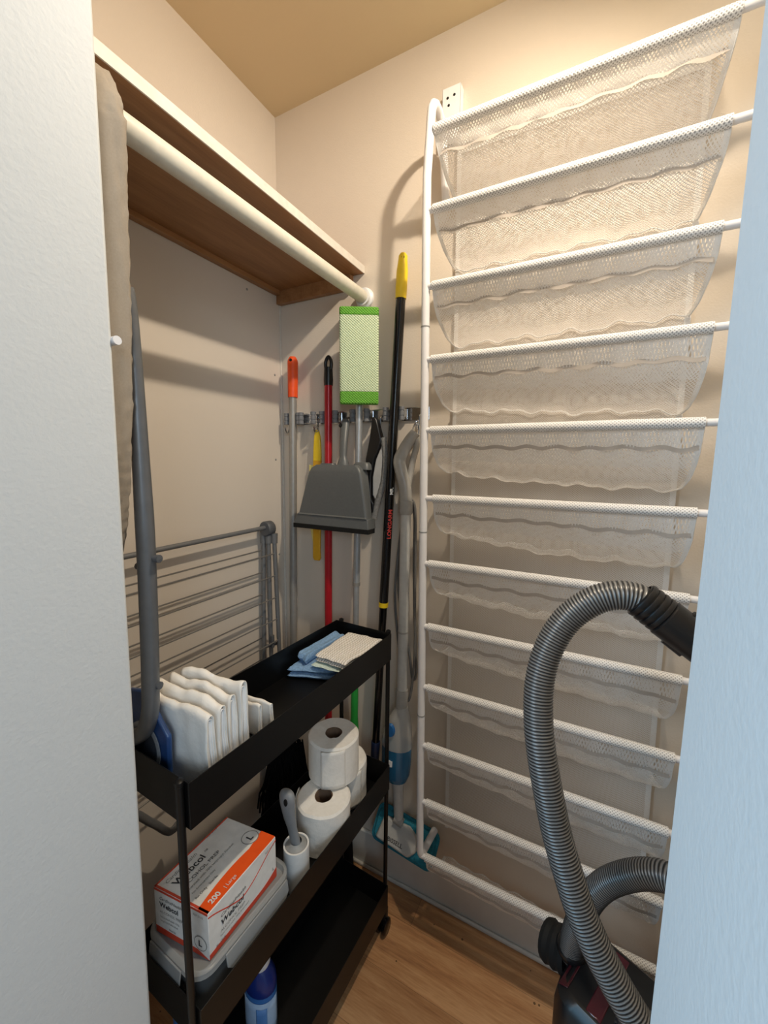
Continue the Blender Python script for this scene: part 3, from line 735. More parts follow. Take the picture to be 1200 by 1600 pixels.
# ------------------------------------------------------------------ black three-tier cart
ang = math.atan2(.022, .553)
cdir = V((math.sin(ang), math.cos(ang), 0)); cperp = V((-math.cos(ang), math.sin(ang), 0))
A = V((.4825, -.699, 0))
CL, CW = .553, .170
def cp(l, w, z): p = A + cdir * l + cperp * w; return V((p.x, p.y, z))
ct = thing('cart', 'slim black three-tier rolling cart along the left wall', 'cart', cp(CL / 2, CW / 2, 0))
def cbox(b, l0, l1, w0, w1, z0, z1):
    b.hexa([cp(l0, w1, z0), cp(l0, w0, z0), cp(l1, w0, z0), cp(l1, w1, z0), cp(l0, w1, z1), cp(l0, w0, z1), cp(l1, w0, z1), cp(l1, w1, z1)])
for (zb, zt) in ((.797, .866), (.438, .508), (.078, .150)):
    b = MB(); T = .0015
    cbox(b, 0, CL, 0, CW, zb, zb + T)
    tr = b.build('tray', M['black'], ct, smooth=False)
    b = MB(); cbox(b, 0, CL, 0, T, zb, zt); cbox(b, 0, CL, CW - T, CW, zb, zt); cbox(b, 0, T, T, CW - T, zb, zt); cbox(b, CL - T, CL, T, CW - T, zb, zt)
    b.build('tray_rim', M['black'], tr, smooth=False, bevel=.0005)
for (l, w) in ((-.0055, .012), (-.0055, CW - .012), (CL + .0055, .012), (CL + .0055, CW - .012)):
    b = MB(); b.tube([cp(l, w, .055), cp(l, w, .862)], .0055, 12); b.lathe([(.0055, 0), (.0065, .001), (.0062, .007), (.003, .009), (0, .009)], cp(l, w, .862), (0, 0, 1), 12); b.build('post', M['black'], ct)
    dl = .004 if l > 0 else -.004
    b = MB(); b.tube([cp(l, w, .045), cp(l, w, .070)], .009, 12); cs = b.build('caster', M['blackplastic'], ct)
    b = MB()
    for s in (-1, 1):
        c = cp(l - .008 * (1 if l > 0 else -1), w, .0215) + cperp * (.009 * s)
        b.lathe([(.0001, -.006), (.017, -.006), (.0215, -.003), (.0215, .003), (.017, .006), (.0001, .006)], c, cperp, 18)
    b.build('wheel', M['blackgloss'], cs)
    b = MB(); b.tube([cp(l, w, .050), cp(l - .008 * (1 if l > 0 else -1), w, .022)], .0065, 8); b.build('fork', M['blackplastic'], cs)

# ------------------------------------------------------------------ things in the top tray
ZT = .7995
def folded_pad(p0, p1, ztop, label, n_layers=3, thick=.022, group='folded white pads in the top tray', zb=ZT, wob=1.0, seed=0):
    """sheet folded over at the top, standing on edge between p0 and p1 (xy)"""
    p0 = V((*p0, 0)); p1 = V((*p1, 0)); d = (p1 - p0); L = d.length; d.normalize(); n = V((-d.y, d.x, 0))
    t = thing('folded_pad', label, 'pad', (p0 + p1) / 2 + V((0, 0, zb)), group)
    for k in range(n_layers):
        hw = thick / 2 * (1 - k * .33); top = ztop - k * .005; r = min(hw, .009)
        def pt(u, v):
            # v runs up the front, over the fold, down the back
            H = top - zb
            s = v * 2 - 1
            sag = .0035 * math.sin(u * 9 + seed) * wob + .005 * nz((u * 6, seed, k), 1) * wob
            tz = top + sag + .030 * (1 - u) * wob * .3
            if abs(s) < .2:
                a = s / .2 * PI / 2; lat = math.sin(a) * hw * .75; z = tz - r + math.cos(a) * r
            else:
                q = (abs(s) - .2) / .8; lat = (1 if s > 0 else -1) * hw * (.75 + .25 * min(1, q * 3)); z = lerp(tz - r, zb + .001, q)
                lat += .0025 * nz((u * 7, z * 22, seed + (3 if s > 0 else 0)), 1) * wob
            return p0 + d * (u * L - k * .0015 + (.002 * nz((z * 30, seed, k), 1))) + n * -lat + V((0, 0, z))
        b = MB(); b.grid(pt, 26, 28, L, .3); b.build('layer', M['padcream'] if k == 0 else M['padwhite'], t, solid=.0013, fixn=False)
    return t
folded_pad((.3240, -.653), (.458, -.642), .922, 'folded white pad nearest the doorway, front of the row in the top tray', 3, .0165, seed=1)
folded_pad((.3240, -.631), (.456, -.618), .926, 'folded white pad second from the front of the row in the top tray', 3, .0165, seed=2.2)
folded_pad((.3240, -.608), (.452, -.595), .928, 'folded white pad third from the front of the row in the top tray', 3, .0155, seed=3.1)
folded_pad((.3240, -.587), (.451, -.571), .932, 'tallest folded white pad at the back of the row in the top tray', 3, .0165, seed=4.6)
folded_pad((.345, -.522), (.430, -.517), .858, 'low flat cream pad leaning behind the taller white pads', 2, .007, None, wob=.35, seed=6)
folded_pad((.350, -.507), (.444, -.503), .858, 'low white pad edge standing furthest from the doorway behind the cream one', 2, .006, None, wob=.3, seed=7)

t = thing('pad_package', 'torn blue plastic pad package with a grey printed ring', 'package', (.34, -.672, ZT))
pp = [(.3185, .942), (.356, .950), (.370, .940), (.392, .913), (.411, .893), (.409, .84), (.406, ZT + .001), (.3185, ZT + .001)]
b = MB(); b.prism([V((x, -.678, z)) for x, z in pp], (0, .008, 0)); b.build('wrapper', M['bluefilm'], t, bevel=.003)
def disc(b, cx, y, cz, rx_, rz, th, inner=0):
    n = 28; o_ = [V((cx + rx_ * math.cos(2 * PI * k / n), y, cz + rz * math.sin(2 * PI * k / n))) for k in range(n)]
    if inner:
        i_ = [V((cx + rx_ * inner * math.cos(2 * PI * k / n), y, cz + rz * inner * math.sin(2 * PI * k / n))) for k in range(n)]
        b.loft([o_, i_, [p + V((0, th, 0)) for p in i_], [p + V((0, th, 0)) for p in o_], o_], cap=False)
    else: b.loft([o_, [p + V((0, th, 0)) for p in o_]])
b = MB(); disc(b, .357, -.6792, .861, .036, .040, .001); b.build('printed_disc', M['ringdark'], t)
b = MB(); disc(b, .357, -.6804, .861, .037, .041, .001, .80); b.build('printed_ring', M['printring'], t)
b = MB(); b.grid(lambda u, v: (lerp(.318, .336, u), lerp(-.692, -.680, u), .855 + .010 * v + .004 * u), 3, 3); 
tag(b.build('paper_slip', M['padwhite'], solid=.002), 'small white paper slip poking up by the blue package', 'paper')

def cloth(name, label, corners, z0, h, layers, mat, seed, cat='cloth', amp=.006, tilt=(0, 0), rimz=0):
    """soft folded cloth: rounded stack of sheets"""
    c = [V((*p, 0)) for p in corners]; cen = sum(c, V()) / 4
    t = thing(name, label, cat, cen + V((0, 0, z0)))
    for k in range(layers):
        zz = z0 + k * h / layers; th = h / layers * .94
        def pt(u, v, top):
            p = (c[0] * (1 - u) + c[1] * u) * (1 - v) + (c[3] * (1 - u) + c[2] * u) * v
            e = min(u, 1 - u, v, 1 - v); rr = min(1, e / .07); rr = math.sqrt(1 - (1 - rr) ** 2)
            zc = zz + th / 2 + amp * (.4 + k * .3) * (nz((u * 3.1, v * 3.1, seed), 1) + .8) + tilt[0] * u + tilt[1] * v
            zc = max(zc, z0 + th / 2)
            off = V((nz((u * 2.3, v * 2.3, seed + 9), 1), nz((u * 2.3, v * 2.3, seed + 19), 1), 0)) * .006
            return p + off + V((0, 0, zc + (th / 2 * rr + .0008 * nz((u * 40, v * 40, seed), 1)) * (1 if top else -1)))
        b = MB(); nu = 30
        su = (c[1] - c[0]).length; sv = (c[3] - c[0]).length
        b.grid(lambda u, v: pt(u, v, True), nu, nu, su, sv); b.grid(lambda u, v: pt(u, v, False), nu, nu, su, sv)
        b.build('fold', mat, t)
    return t
cloth('towel', 'fluffy blue cleaning cloth lying under the white knitted cloth', [(.340, -.345), (.452, -.300), (.486, -.170), (.348, -.165)], ZT, .026, 2, M['bluecloth'], 1, amp=.004)
cloth('towel', 'second blue cloth fold bunched along the left side of the top tray', [(.341, -.310), (.372, -.322), (.385, -.170), (.352, -.165)], .8268, .020, 1, M['bluecloth'], 5, amp=.008)
cloth('towel', 'pale mint folded cloth between the blue and white cloths', [(.390, -.322), (.470, -.318), (.478, -.190), (.395, -.200)], .8300, .008, 1, M['mintcloth'], 8, amp=.002)
cloth('knitted_cloth', 'white ribbed knitted cloth folded on top of the blue cloths', [(.395, -.312), (.480, -.318), (.492, -.165), (.395, -.172)], .8390, .018, 2, M['knit'], 12, amp=.004)

# ------------------------------------------------------------------ second tray: container, carton, lint roller, rolls
Z2 = .4398
t = thing('food_container', 'clear plastic storage container with clip lid under the carton', 'container', cp(.11, .085, Z2))
def cring(l0, l1, w0, w1, z, r): return [cp(l, w, z) for l, w in rbox_poly(l0, l1, w0, w1, r, 6)]
l0, l1, w0, w1 = .009, .210, .016, .160
b = MB(); b.loft([cring(l0 + .012, l1 - .012, w0 + .012, w1 - .012, Z2, .02), cring(l0 + .008, l1 - .008, w0 + .008, w1 - .008, .452, .022), cring(l0 + .004, l1 - .004, w0 + .004, w1 - .004, .518, .026)]); b.build('tub', M['tubclear'], t)
b = MB(); b.loft([cring(l0, l1, w0, w1, .517, .03), cring(l0, l1, w0, w1, .526, .03), cring(l0 + .003, l1 - .003, w0 + .003, w1 - .003, .5285, .029), cring(l0 + .008, l1 - .008, w0 + .008, w1 - .008, .5285, .016), cring(l0 + .0105, l1 - .0105, w0 + .0105, w1 - .0105, .5195, .014)]); ld = b.build('lid', M['tublid'], t)
def clip(pts):
    b = MB(); b.loft([[V(p) for p in pts[0]], [V(p) for p in pts[1]]]); b.build('clip', M['tublid'], ld, bevel=.001)
for (la, lb) in ((.055, .190),):
    b = MB(); b.loft([[cp(la, w0 - .0005, .525), cp(lb, w0 - .0005, .525), cp(lb, w0 - .003, .525), cp(la, w0 - .003, .525)], [cp(la, w0 - .004, .505), cp(lb, w0 - .004, .505), cp(lb, w0 - .0065, .505), cp(la, w0 - .0065, .505)], [cp(la + .008, w0 - .005, .495), cp(lb - .008, w0 - .005, .495), cp(lb - .008, w0 - .007, .495), cp(la + .008, w0 - .007, .495)]]); b.build('clip', M['tublid'], ld, bevel=.001)
b = MB(); wa, wb_ = .055, .135
b.loft([[cp(l0 - .0005, wa, .525), cp(l0 - .0005, wb_, .525), cp(l0 - .003, wb_, .525), cp(l0 - .003, wa, .525)], [cp(l0 - .004, wa, .503), cp(l0 - .004, wb_, .503), cp(l0 - .0065, wb_, .503), cp(l0 - .0065, wa, .503)], [cp(l0 - .004, wa + .008, .495), cp(l0 - .004, wb_ - .008, .495), cp(l0 - .0065, wb_ - .008, .495), cp(l0 - .0065, wa + .008, .495)]]); b.build('clip', M['tublid'], ld, bevel=.001)

# carton
ca = thing('carton', 'white medical carton with an orange stripe on the clear container', 'box', (.39, -.59, .5195))
c0 = V((.4525, -.658, 0)); ud = V((.000, .150, 0)).normalized(); vd = V((-.1165, -.014, 0)).normalized()
BL, BW, BZ0, BZ1 = .147, .113, .5202, .603
def bx_(l, w, z): p = c0 + ud * l + vd * w; return V((p.x, p.y, z))
def bhex(b, l0, l1, w0, w1, z0, z1): b.hexa([bx_(l0, w1, z0), bx_(l0, w0, z0), bx_(l1, w0, z0), bx_(l1, w1, z0), bx_(l0, w1, z1), bx_(l0, w0, z1), bx_(l1, w0, z1), bx_(l1, w1, z1)])
b = MB(); bhex(b, 0, BL, 0, BW, BZ0, BZ1); b.build('box_body', M['carton'], ca, smooth=True, bevel=.0012)
def quad(b, pts, n, e=.0004):
    n = V(n).normalized() * e; b.loft([[p for p in pts], [p + n for p in pts]])
up = V((0, 0, 1)); outx = -vd; outy = -ud
b = MB()
def arcs(l): return .006 + .020 * math.sin(PI * min(1, max(0, l / BL))) ** .8 * .35
# orange stripe on the top along the right edge
st = []; n = 24
inn = [bx_(BL * k / n, .020 + .007 * math.sin(PI * k / n) + (.012 * max(0, (k - 18) / 6)), BZ1) for k in range(n + 1)]
out_ = [bx_(BL * k / n, .001, BZ1) for k in range(n + 1)]
for k in range(n): quad(b, [out_[k], out_[k + 1], inn[k + 1], inn[k]], up)
b.build('orange_stripe', M['cartonorange'], ca, smooth=False)
b = MB(); quad(b, [bx_(.0005, .001, BZ1), bx_(.004, .001, BZ1), bx_(.004, BW - .001, BZ1), bx_(.0005, BW - .001, BZ1)], up); quad(b, [bx_(.0005, BW - .003, BZ1), bx_(BL, BW - .003, BZ1), bx_(BL, BW - .0003, BZ1), bx_(.0005, BW - .0003, BZ1)], up)
quad(b, [bx_(0, .001, BZ1 - .004), bx_(0, .001, BZ1 - .0005), bx_(0, BW - .001, BZ1 - .0005), bx_(0, BW - .001, BZ1 - .004)], outy)
b.build('red_border', M['cartonred'], ca, smooth=False)
# right side: flap curve and red base band
b = MB(); n = 20
cv = [bx_(BL * k / n, 0, BZ1 - .008 - .030 * math.sin(PI * (k / n)) ** 1.2 * (1.15 - .7 * abs(k / n - .45))) for k in range(n + 1)]
for k in range(n): quad(b, [cv[k], cv[k + 1], cv[k + 1] + V((0, 0, .0022)), cv[k] + V((0, 0, .0022))], outx)
b.build('flap_line', M['cartonred'], ca, smooth=False)
b = MB()
for k in range(n):
    h0 = .010 + .010 * max(0, (k - 14) / 6) ** 2; h1 = .010 + .010 * max(0, (k + 1 - 14) / 6) ** 2
    quad(b, [bx_(BL * k / n, 0, BZ0 + .001), bx_(BL * (k + 1) / n, 0, BZ0 + .001), bx_(BL * (k + 1) / n, 0, BZ0 + h1), bx_(BL * k / n, 0, BZ0 + h0)], outx)
quad(b, [bx_(0, .001, BZ0 + .001), bx_(0, BW - .001, BZ0 + .001), bx_(0, BW - .001, BZ0 + .013), bx_(0, .024, BZ0 + .010)], outy)
b.build('red_base_band', M['cartonred'], ca, smooth=False)
def ring_mark(o, ux, uy, r, nrm, parent, letter):
    b = MB(); n = 28; ux = V(ux).normalized(); uy = V(uy).normalized(); nn = V(nrm).normalized()
    P_ = lambda rr, k, e: V(o) + ux * rr * math.cos(2 * PI * k / n) + uy * rr * math.sin(2 * PI * k / n) + nn * e
    b.loft([[P_(r * .93, k, .0004) for k in range(n)], [P_(r * .93, k, .0007) for k in range(n)]]); b.build('label_disc', M['carton'], parent, smooth=False)
    b = MB(); b.loft([[P_(r, k, .0004) for k in range(n)], [P_(r, k, .0009) for k in range(n)], [P_(r * .93, k, .0009) for k in range(n)], [P_(r * .93, k, .0004) for k in range(n)]], cap=False); b.build('label_ring', M['inkgrey'], parent, smooth=False)
    lettering(letter, r * 1.1, V(o) - ux * r * .33 - uy * r * .38 + nn * .0006, ux, uy, M['ink'], parent, bold=.0005)
# top face: text reads along ud, up = vd
def TT(txt, l, w, size, mat, **k): lettering(txt, size, bx_(l, w, BZ1), ud, vd, mat, ca, **k)
TT('CardinalHealth', .010, .097, .0095, M['inkgrey'], shear=.3)
TT('Webcol', .014, .080, .0175, M['ink'], bold=.0003)
TT('\u2122', .075, .086, .008, M['ink'])
TT('ALCOHOL PREP', .013, .066, .0090, M['ink'], sx=1.15)
TT('Saturated with 70% Isopropyl Alcohol', .012, .056, .0062, M['inkgrey'])
TT('For External Use Only', .014, .046, .0048, M['inkgrey'])
TT('Rx Only   Sterile', .010, .034, .0062, M['ink'])
TT('REF 5110', .098, .108, .0058, M['inkgrey'])
TT('200', .013, .0065, .0125, M['carton'], bold=.0004, depth=.0012)
TT('| Large', .040, .0065, .0085, M['carton'], depth=.0012)
ring_mark(bx_(BL - .019, .040, BZ1), ud, vd, .0145, up, ca, 'L')
# right side: text along ud, up z
def TS(txt, l, z, size, mat, **k): lettering(txt, size, bx_(l, -.0003, z), ud, up, mat, ca, **k)
TS('CardinalHealth', .022, BZ1 - .031, .0085, M['ink'], shear=.3)
TS('Webcol', .022, BZ1 - .046, .0145, M['ink'], shear=.1, bold=.0003)
TS('ALCOHOL PREP', .021, BZ1 - .0565, .0070, M['inkgrey'])
TS('Saturated with 70% Isopropyl', .020, BZ1 - .0635, .0050, M['inkgrey'])
TS('Rx Only', .012, BZ1 - .073, .0055, M['ink']); TS('Sterile', .040, BZ1 - .073, .0055, M['inkgrey'])
TS('REF 5110', .120, BZ1 - .012, .0055, M['inkgrey']); TS('L', .136, BZ0 + .022, .009, M['ink'])
# near end: text along -vd
def TE(txt, w, z, size, mat, **k): lettering(txt, size, bx_(-.0003, w, z), -vd, up, mat, ca, **k)
TE('CardinalHealth', BW - .012, BZ1 - .017, .0078, M['ink'], shear=.3)
TE('Webcol', BW - .012, BZ1 - .030, .0125, M['ink'], bold=.0003)
TE('ALCOHOL PREP', BW - .012, BZ1 - .041, .0068, M['inkgrey'])
TE('Saturated with 70%', BW - .012, BZ1 - .050, .0052, M['inkgrey']); TE('Isopropyl Alcohol', BW - .012, BZ1 - .057, .0052, M['inkgrey']); TE('Sterile', BW - .030, BZ1 - .068, .0055, M['inkgrey'])
TE('REF 5110', .030, BZ1 - .013, .0052, M['inkgrey'])
ring_mark(bx_(0, .017, BZ0 + .024), -vd, up, .0125, outy, ca, 'L')

t = thing('lint_roller', 'grey handled lint roller standing on its white sheet roll', 'lint roller', (.447, -.448, Z2))
b = MB(); b.lathe([(.0001, 0), (.0255, 0), (.0255, .088), (.0222, .088), (.0222, .081), (.0001, .081)], (.447, -.448, Z2), (0, 0, 1), 28); b.build('sheet_roll', M['stickywhite'], t)
b = MB(); b.lathe([(.0001, .083), (.0212, .083), (.0212, .086), (.015, .089), (.011, .094)], (.447, -.448, Z2), (0, 0, 1), 24); b.build('end_cap', M['lintend'], t)
hp = [(.4465, -.449, .526), (.445, -.451, .545), (.442, -.454, .568), (.439, -.457, .592), (.437, -.459, .617), (.4365, -.460, .638), (.4365, -.460, .650)]
sp_ = spline(hp, 4); b = MB(); b.tube(sp_, [lerp(.0125, .0115, k / 8) if k < 8 else lerp(.0115, .0180, min(1, (k - 8) / 9)) if k < 20 else .0180 * math.sqrt(max(.05, 1 - ((k - 19) / 5.5) ** 2)) for k in range(25)], 14, flat=.62); h_ = b.build('handle', M['lintgrey'], t)
b = MB(); b.loft([[V((.4415 + .0042 * math.cos(2 * PI * k / 12), -.4715, .634 + .0075 * math.sin(2 * PI * k / 12))) for k in range(12)], [V((.4415 + .0042 * math.cos(2 * PI * k / 12), -.4680, .634 + .0075 * math.sin(2 * PI * k / 12))) for k in range(12)]]); b.build('hanging_hole', M['rubber'], h_)

def toilet_roll(x, y, z, label, sheet_ang=0, tex=0, r=.0605, h=.100):
    t = thing('toilet_roll', label, 'toilet roll', (x, y, z), 'toilet rolls on the middle tray')
    b = MB(); n = 48; prof = [(.0205, 0), (r - .003, 0), (r, .003), (r, h - .004), (r - .004, h), (.0205, h)]
    m = len(prof); base = len(b.v)
    hs = 10
    full = [(.0205, .0), (r - .003, 0)] + [(r, .003 + (h - .007) * k / hs) for k in range(hs + 1)] + [(r - .004, h), (.0205, h)]
    o = V((x, y, z))
    for (rr, hh) in full:
        for k in range(n):
            a = 2 * PI * k / n; dr = (.0007 * tex * nz((math.cos(a) * 3, math.sin(a) * 3, hh * 40 + tex), 1)) if rr > .03 else .0006 * math.sin(3 * a)
            b.v.append(o + V(((rr + dr) * math.cos(a), (rr + dr) * math.sin(a), hh + (.0015 * nz((math.cos(a) * 2, math.sin(a) * 2, tex), 1) if hh > .05 else 0))))
    for i in range(len(full) - 1):
        for k in range(n):
            k2 = (k + 1) % n; b.face([base + i * n + k, base + i * n + k2, base + (i + 1) * n + k2, base + (i + 1) * n + k])
    b.build('paper', M['tissue'], t)
    b = MB(); b.lathe([(.0207, .001), (.0207, h - .001), (.0188, h - .0015), (.0188, .001)], o, (0, 0, 1), 28, close=True); b.build('core', M['core'], t)
    a0 = math.radians(sheet_ang)
    b = MB(); b.grid(lambda u, v: o + V(((r + .0018 + .004 * u * u + .0012 * nz((u * 5, v * 5, tex), 1)) * math.cos(a0 - u * .9), (r + .0018 + .004 * u * u) * math.sin(a0 - u * .9), lerp(.004, h - .004, v))), 12, 10)
    b.build('loose_sheet', M['tissue'], t, solid=.0006, fixn=False)
    return t
toilet_roll(.4325, -.336, Z2, 'white toilet roll at the bottom of the stack, end facing up', 235, 2.0)
toilet_roll(.412, -.266, .5425, 'white toilet roll on top of the stack', 330, .4)
toilet_roll(.404, -.2145, Z2, 'crumpled white toilet roll standing behind the stacked pair', 350, 2.5)

# ------------------------------------------------------------------ bottles on the bottom tray
Z3 = .0798
t = thing('cleaner_bottle', 'blue cleaner bottle with a white cap on the bottom tray', 'bottle', (.392, -.500, Z3))
def bring(rx_, ry_, z, cx=.392, cy=-.500): return [V((cx + rx_ * math.cos(2 * PI * k / 24), cy + ry_ * math.sin(2 * PI * k / 24), z)) for k in range(24)]
b = MB(); b.loft([bring(.030, .024, Z3), bring(.034, .027, Z3 + .006), bring(.035, .028, 0.2320), bring(.033, .026, 0.2540), bring(.022, .019, 0.2720), bring(.016, .016, 0.2780)]); b.build('bottle_body', M['bottleblue'], t)
b = MB(); b.loft([bring(.0348, .0278, 0.2280), bring(.0352, .0282, 0.2370), bring(.0335, .0265, 0.2555), bring(.0225, .0195, 0.2730), bring(.0165, .0165, 0.2790)], cap=False); b.build('shoulder_band', M['bottlenavy'], t)
b = MB(); b.loft([bring(.0185, .0185, 0.2770), bring(.020, .020, 0.2810), bring(.019, .019, 0.3040), bring(.016, .016, 0.3100)]); b.build('cap', M['capwhite'], t)
b = MB(); b.grid(lambda u, v: (.392 + .0358 * math.cos(lerp(-2.3, .3, u)), -.500 + .0288 * math.sin(lerp(-2.3, .3, u)), lerp(0.1440, 0.2220, v)), 14, 4); lb = b.build('label_sheet', M['printwhite'] if False else simple('label_pale_blue', '#a9c4e4', .5), t, solid=.0004, fixn=False)
b = MB(); b.grid(lambda u, v: (.392 + .0364 * math.cos(lerp(-1.2, -.55, u)), -.500 + .0294 * math.sin(lerp(-1.2, -.55, u)), lerp(0.1480, 0.2100, v)), 8, 4); b.build('label_print', simple('label_blue_print', '#5d8fd0', .5), t, solid=.0003, fixn=False)

t = thing('spray_bottle', 'dark blue bottle at the doorway end of the bottom tray', 'bottle', (.357, -.645, Z3))
b = MB(); b.loft([bring(.030, .024, Z3, .357, -.645), bring(.033, .026, Z3 + .006, .357, -.645), bring(.033, .026, .27, .357, -.645), bring(.018, .016, .30, .357, -.645), bring(.014, .014, .32, .357, -.645)]); b.build('bottle_body', M['bottlenavy'], t)
b = MB(); b.loft([bring(.016, .016, .318, .357, -.645), bring(.016, .016, .345, .357, -.645)]); b.build('cap', M['bottleblue'], t)

# ------------------------------------------------------------------ vacuum cleaner
vc = thing('vacuum_cleaner', 'dark maroon and black vacuum cleaner with a grey ribbed hose', 'vacuum cleaner', (1.04, -.33, 0))
o_ = V((.916, -.340, 0)); uu = V((.380, .925, 0)).normalized(); vv = V((.925, -.380, 0)).normalized()
def vb(u, v, z): p = o_ + uu * u + vv * v; return V((p.x, p.y, z))
def vring(u0, u1, v0, v1, z, r): return [vb(u, v, z) for u, v in rbox_poly(u0, u1, v0, v1, r, 6)]
b = MB(); b.loft([vring(.01, .160, .012, .25, .012, .03), vring(0, .168, 0, .26, .04, .035), vring(0, .168, 0, .26, 0.3400, .035), vring(.004, .164, .004, .256, 0.3700, .034), vring(.016, .152, .016, .244, 0.3820, .03)]); bd = b.build('body', M['blackplastic'], vc)
b = MB(); b.hexa([vb(.024, .008, 0.3730), vb(.024, .024, 0.3810), vb(.144, .024, 0.3810), vb(.144, .008, 0.3730), vb(.024, .008, 0.3765), vb(.024, .024, 0.3836), vb(.144, .024, 0.3836), vb(.144, .008, 0.3765)]); b.build('trim_stripe', M['vacmaroon'], vc, bevel=.002)
b = MB(); b.hexa([vb(.020, .056, 0.3800), vb(.020, .080, 0.3800), vb(.148, .080, 0.3800), vb(.148, .056, 0.3800), vb(.020, .056, 0.3838), vb(.020, .080, 0.3838), vb(.148, .080, 0.3838), vb(.148, .056, 0.3838)]); b.build('trim_stripe', M['vacmaroon'], vc, bevel=.002)
b = MB(); b.lathe([(.0001, .012), (.030, .011), (.034, .006), (.034, 0)], vb(.055, .125, 0.3800), (0, 0, 1), 24); kn = b.build('dial', M['vacdark'], vc)
for k in range(9):
    b = MB(); p_ = vb(.030 + .008 * k, .096, 0.3800); b.tube([p_, p_ + V((0, 0, .009))], .0022, 6); b.build('vent_rib', M['vacdark'], kn)
for u, v in ((.03, .02), (.14, .02), (.03, .24), (.14, .24)):
    b = MB(); b.lathe([(.0001, -.01), (.022, -.01), (.024, -.006), (.024, .006), (.022, .01), (.0001, .01)], vb(u, v, .0242), vv, 16); b.build('wheel', M['rubber'], vc)
RH = .0212
def hose(pts, name, mat=M['hose'], n=14):
    raw = spline(pts, n)
    # resample finely with ribs
    L = [0]
    for i in range(1, len(raw)): L.append(L[-1] + (raw[i] - raw[i - 1]).length)
    tot = L[-1]; st = .0046 / 4; N = int(tot / st); res = []; j = 0
    for k in range(N + 1):
        d = k * st
        while j < len(L) - 2 and L[j + 1] < d: j += 1
        f = (d - L[j]) / max(1e-9, L[j + 1] - L[j]); res.append(raw[j].lerp(raw[j + 1], min(1, f)))
    rad = [RH * (1 - .075 * (1 if k % 4 == 0 else .45 if k % 4 in (1, 3) else 0)) for k in range(N + 1)]
    b = MB(); b.tube(res, rad, 20); return b.build(name, mat, vc, angle=180)
hose([(1.012, -.354, 1.094), (.994, -.355, 1.104), (.970, -.358, 1.105), (.943, -.361, 1.094), (.914, -.366, 1.068), (.895, -.374, 1.038), (.882, -.385, 1.001), (.877, -.398, .960), (.880, -.410, .915), (.887, -.420, .876), (.900, -.429, .824), (.9155, -.436, .769), (.934, -.444, .721), (.952, -.450, .680), (.971, -.455, .646), (.991, -.458, .617), (1.012, -.461, .590), (1.036, -.463, .566),
      (1.075, -.458, .548), (1.115, -.440, .560), (1.135, -.405, .605), (1.120, -.365, .655), (1.080, -.335, .672), (1.045, -.320, .655), (1.007, -.305, .610), (.980, -.295, .560), (.962, -.285, .495), (.952, -.275, .435), (.949, -.266, .390), (.950, -.262, .372)], 'hose')
# swivel elbow joining the hose to the body
b = MB(); b.tube(spline([(.949, -.262, .395), (.950, -.260, .385), (.952, -.252, .375), (.962, -.255, .362)], 4), [.024, .0255, .027, .027, .027, .027, .027, .027, .027, .027, .027, .027, .027], 18); el = b.build('swivel_elbow', M['blackplastic'], vc)
b = MB(); b.lathe([(.0001, -.024), (.034, -.024), (.037, -.016), (.034, -.008), (.037, 0), (.034, .008), (.037, .016), (.034, .024), (.0001, .024)], (.927, -.243, .352), (.9, -.35, .2), 20); b.build('ribbed_collar', M['rubber'], el)
# black cuff and handle at the top end
d0 = V((.996, -.353, 1.105)); dd = (V((1.085, -.362, 1.044)) - d0).normalized()
b = MB()
for k in range(4): b.lathe([(.0225, 0), (.0262, 0), (.0268, .0022), (.0262, .0062), (.0225, .0062)], d0 + dd * (.004 + k * .0088), dd, 24)
b.lathe([(.0222, 0), (.0236, 0), (.0236, .04), (.0222, .04)], d0 + dd * .002, dd, 24)
b.build('cuff', M['blackplastic'], vc)
b = MB(); b.tube([d0 + dd * q for q in (.036, .040, .075, .12, .16)] + [V((1.20, -.375, .965)), V((1.27, -.39, .86)), V((1.31, -.40, .75))], [.023, .0275, .0265, .0255, .024, .0205, .019, .0185], 20); hd = b.build('handle', M['blackplastic'], vc)
sdn = dd.cross(V((0, 1, 0))).normalized()
for s in (1, -1):
    p_ = d0 + dd * .058 + sdn * .0245 * s; b = MB(); b.tube([p_, p_ + dd * .026], .006, 8); b.build('release_button', M['blackplastic'], hd)
b = MB(); b.tube([(1.305, -.399, .77), (1.36, -.415, .12)], .0165, 16); b.build('wand', M['steel'], vc)
b = MB(); b.loft([[V((x, y, .0)) for x, y in rbox_poly(1.28, 1.44, -.47, -.37, .02)], [V((x, y, .04)) for x, y in rbox_poly(1.29, 1.43, -.46, -.38, .02)], [V((x, y, .14)) for x, y in rbox_poly(1.342, 1.378, -.434, -.398, .012)]]); b.build('floor_nozzle', M['blackplastic'], vc)

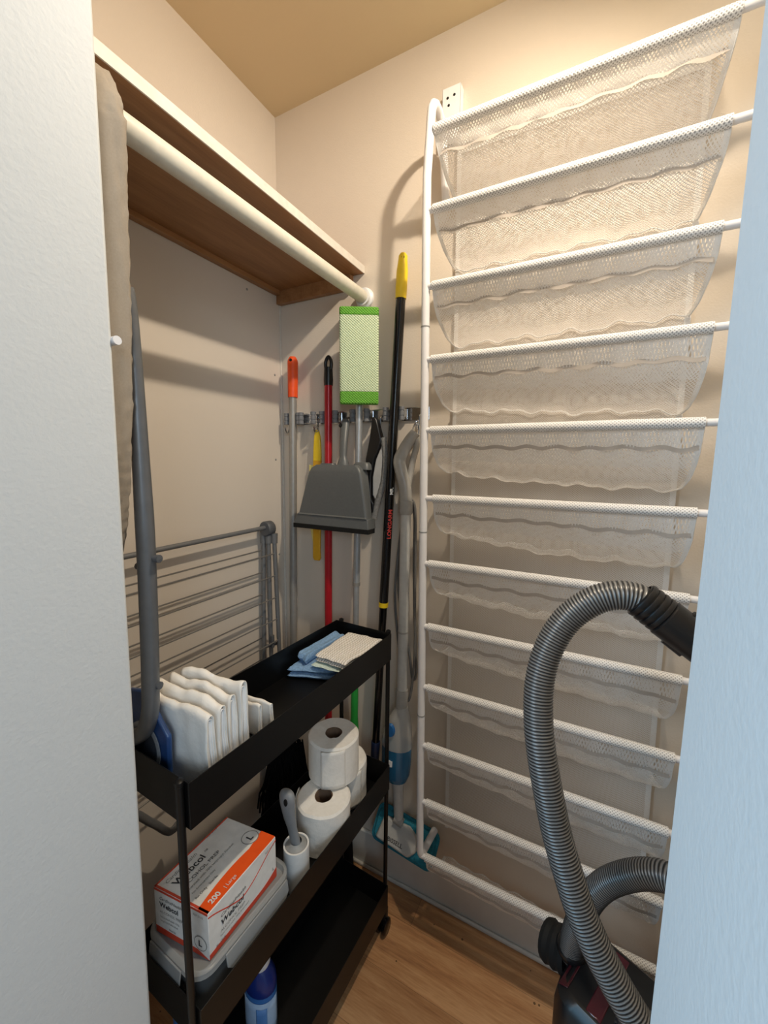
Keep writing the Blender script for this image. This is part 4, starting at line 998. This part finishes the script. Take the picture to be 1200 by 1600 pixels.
# ------------------------------------------------------------------ light
def kelvin_light(name, typ, loc, energy, col, **kw):
    l = D.lights.new(name, typ); l.energy = energy; l.color = col
    for k, v in kw.items(): setattr(l, k, v)
    o = D.objects.new(name, l); COL.objects.link(o); o.location = loc; return o
l = kelvin_light('ceiling_lamp', 'SPOT', (1.0, -.46, 2.25), 28, (1, .87, .70), shadow_soft_size=.014, spot_size=math.radians(148), spot_blend=1.0)
l.rotation_euler = V((-.66, .14, -.75)).to_track_quat('-Z', 'Y').to_euler()
kelvin_light('lamp_glow', 'AREA', (1.0, -.46, 2.262), 3.4, (1, .84, .62), shape='DISK', size=.10)
w = kelvin_light('hall_window', 'AREA', (-.75, -2.2, 1.35), 36, (.36, .70, 1.0), shape='RECTANGLE', size=.9, size_y=1.5)
w.rotation_euler = (V((.95, -.6, .9)) - V(w.location)).to_track_quat('-Z', 'Y').to_euler()
w3 = kelvin_light('low_fill', 'AREA', (-.15, -2.0, 2.2), 15, (.88, .94, 1.0), shape='DISK', size=.7)  # unseen fill light added to lift the lower back wall and net
w3.rotation_euler = (V((.85, -.05, .35)) - V(w3.location)).to_track_quat('-Z', 'Y').to_euler()
w2 = kelvin_light('jamb_fill', 'AREA', (1.9, -2.2, 1.7), 14, (.70, .86, 1.0), shape='DISK', size=.8)  # added bluish fill aimed at the left doorway edge, no real fixture
w2.rotation_euler = (V((.42, -.8, 1.0)) - V(w2.location)).to_track_quat('-Z', 'Y').to_euler()
wd = D.worlds.new('hallway'); S.world = wd; wd.use_nodes = True
wd.node_tree.nodes['Background'].inputs[0].default_value = (.80, .90, 1.0, 1); wd.node_tree.nodes['Background'].inputs[1].default_value = .13

# ------------------------------------------------------------------ camera
cam = D.cameras.new('camera'); cam.sensor_fit = 'HORIZONTAL'; cam.sensor_width = 36; cam.lens = 630.466 * 36 / 1200; cam.clip_start = .02
co = D.objects.new('camera', cam); COL.objects.link(co)
yaw, pit, rol = 4.83633757e-01, -1.22674962e-01, -1.09496446e-02
fwd = V((-math.sin(yaw) * math.cos(pit), math.cos(yaw) * math.cos(pit), math.sin(pit)))
rt = V((math.cos(yaw), math.sin(yaw), 0)); dn = fwd.cross(rt)
r2 = rt * math.cos(rol) + dn * math.sin(rol); d2 = -rt * math.sin(rol) + dn * math.cos(rol)
mw = Matrix((r2, -d2, -fwd)).transposed().to_4x4(); mw.translation = V((.933244, -1.009938, 1.290619)); co.matrix_world = mw
S.camera = co
S.view_settings.view_transform = 'Standard'; S.view_settings.look = 'None'; S.view_settings.gamma = 1; S.view_settings.use_curve_mapping = False
S.view_settings.exposure = 0
S.cycles.transparent_max_bounces = 24
S.cycles.max_bounces = 8
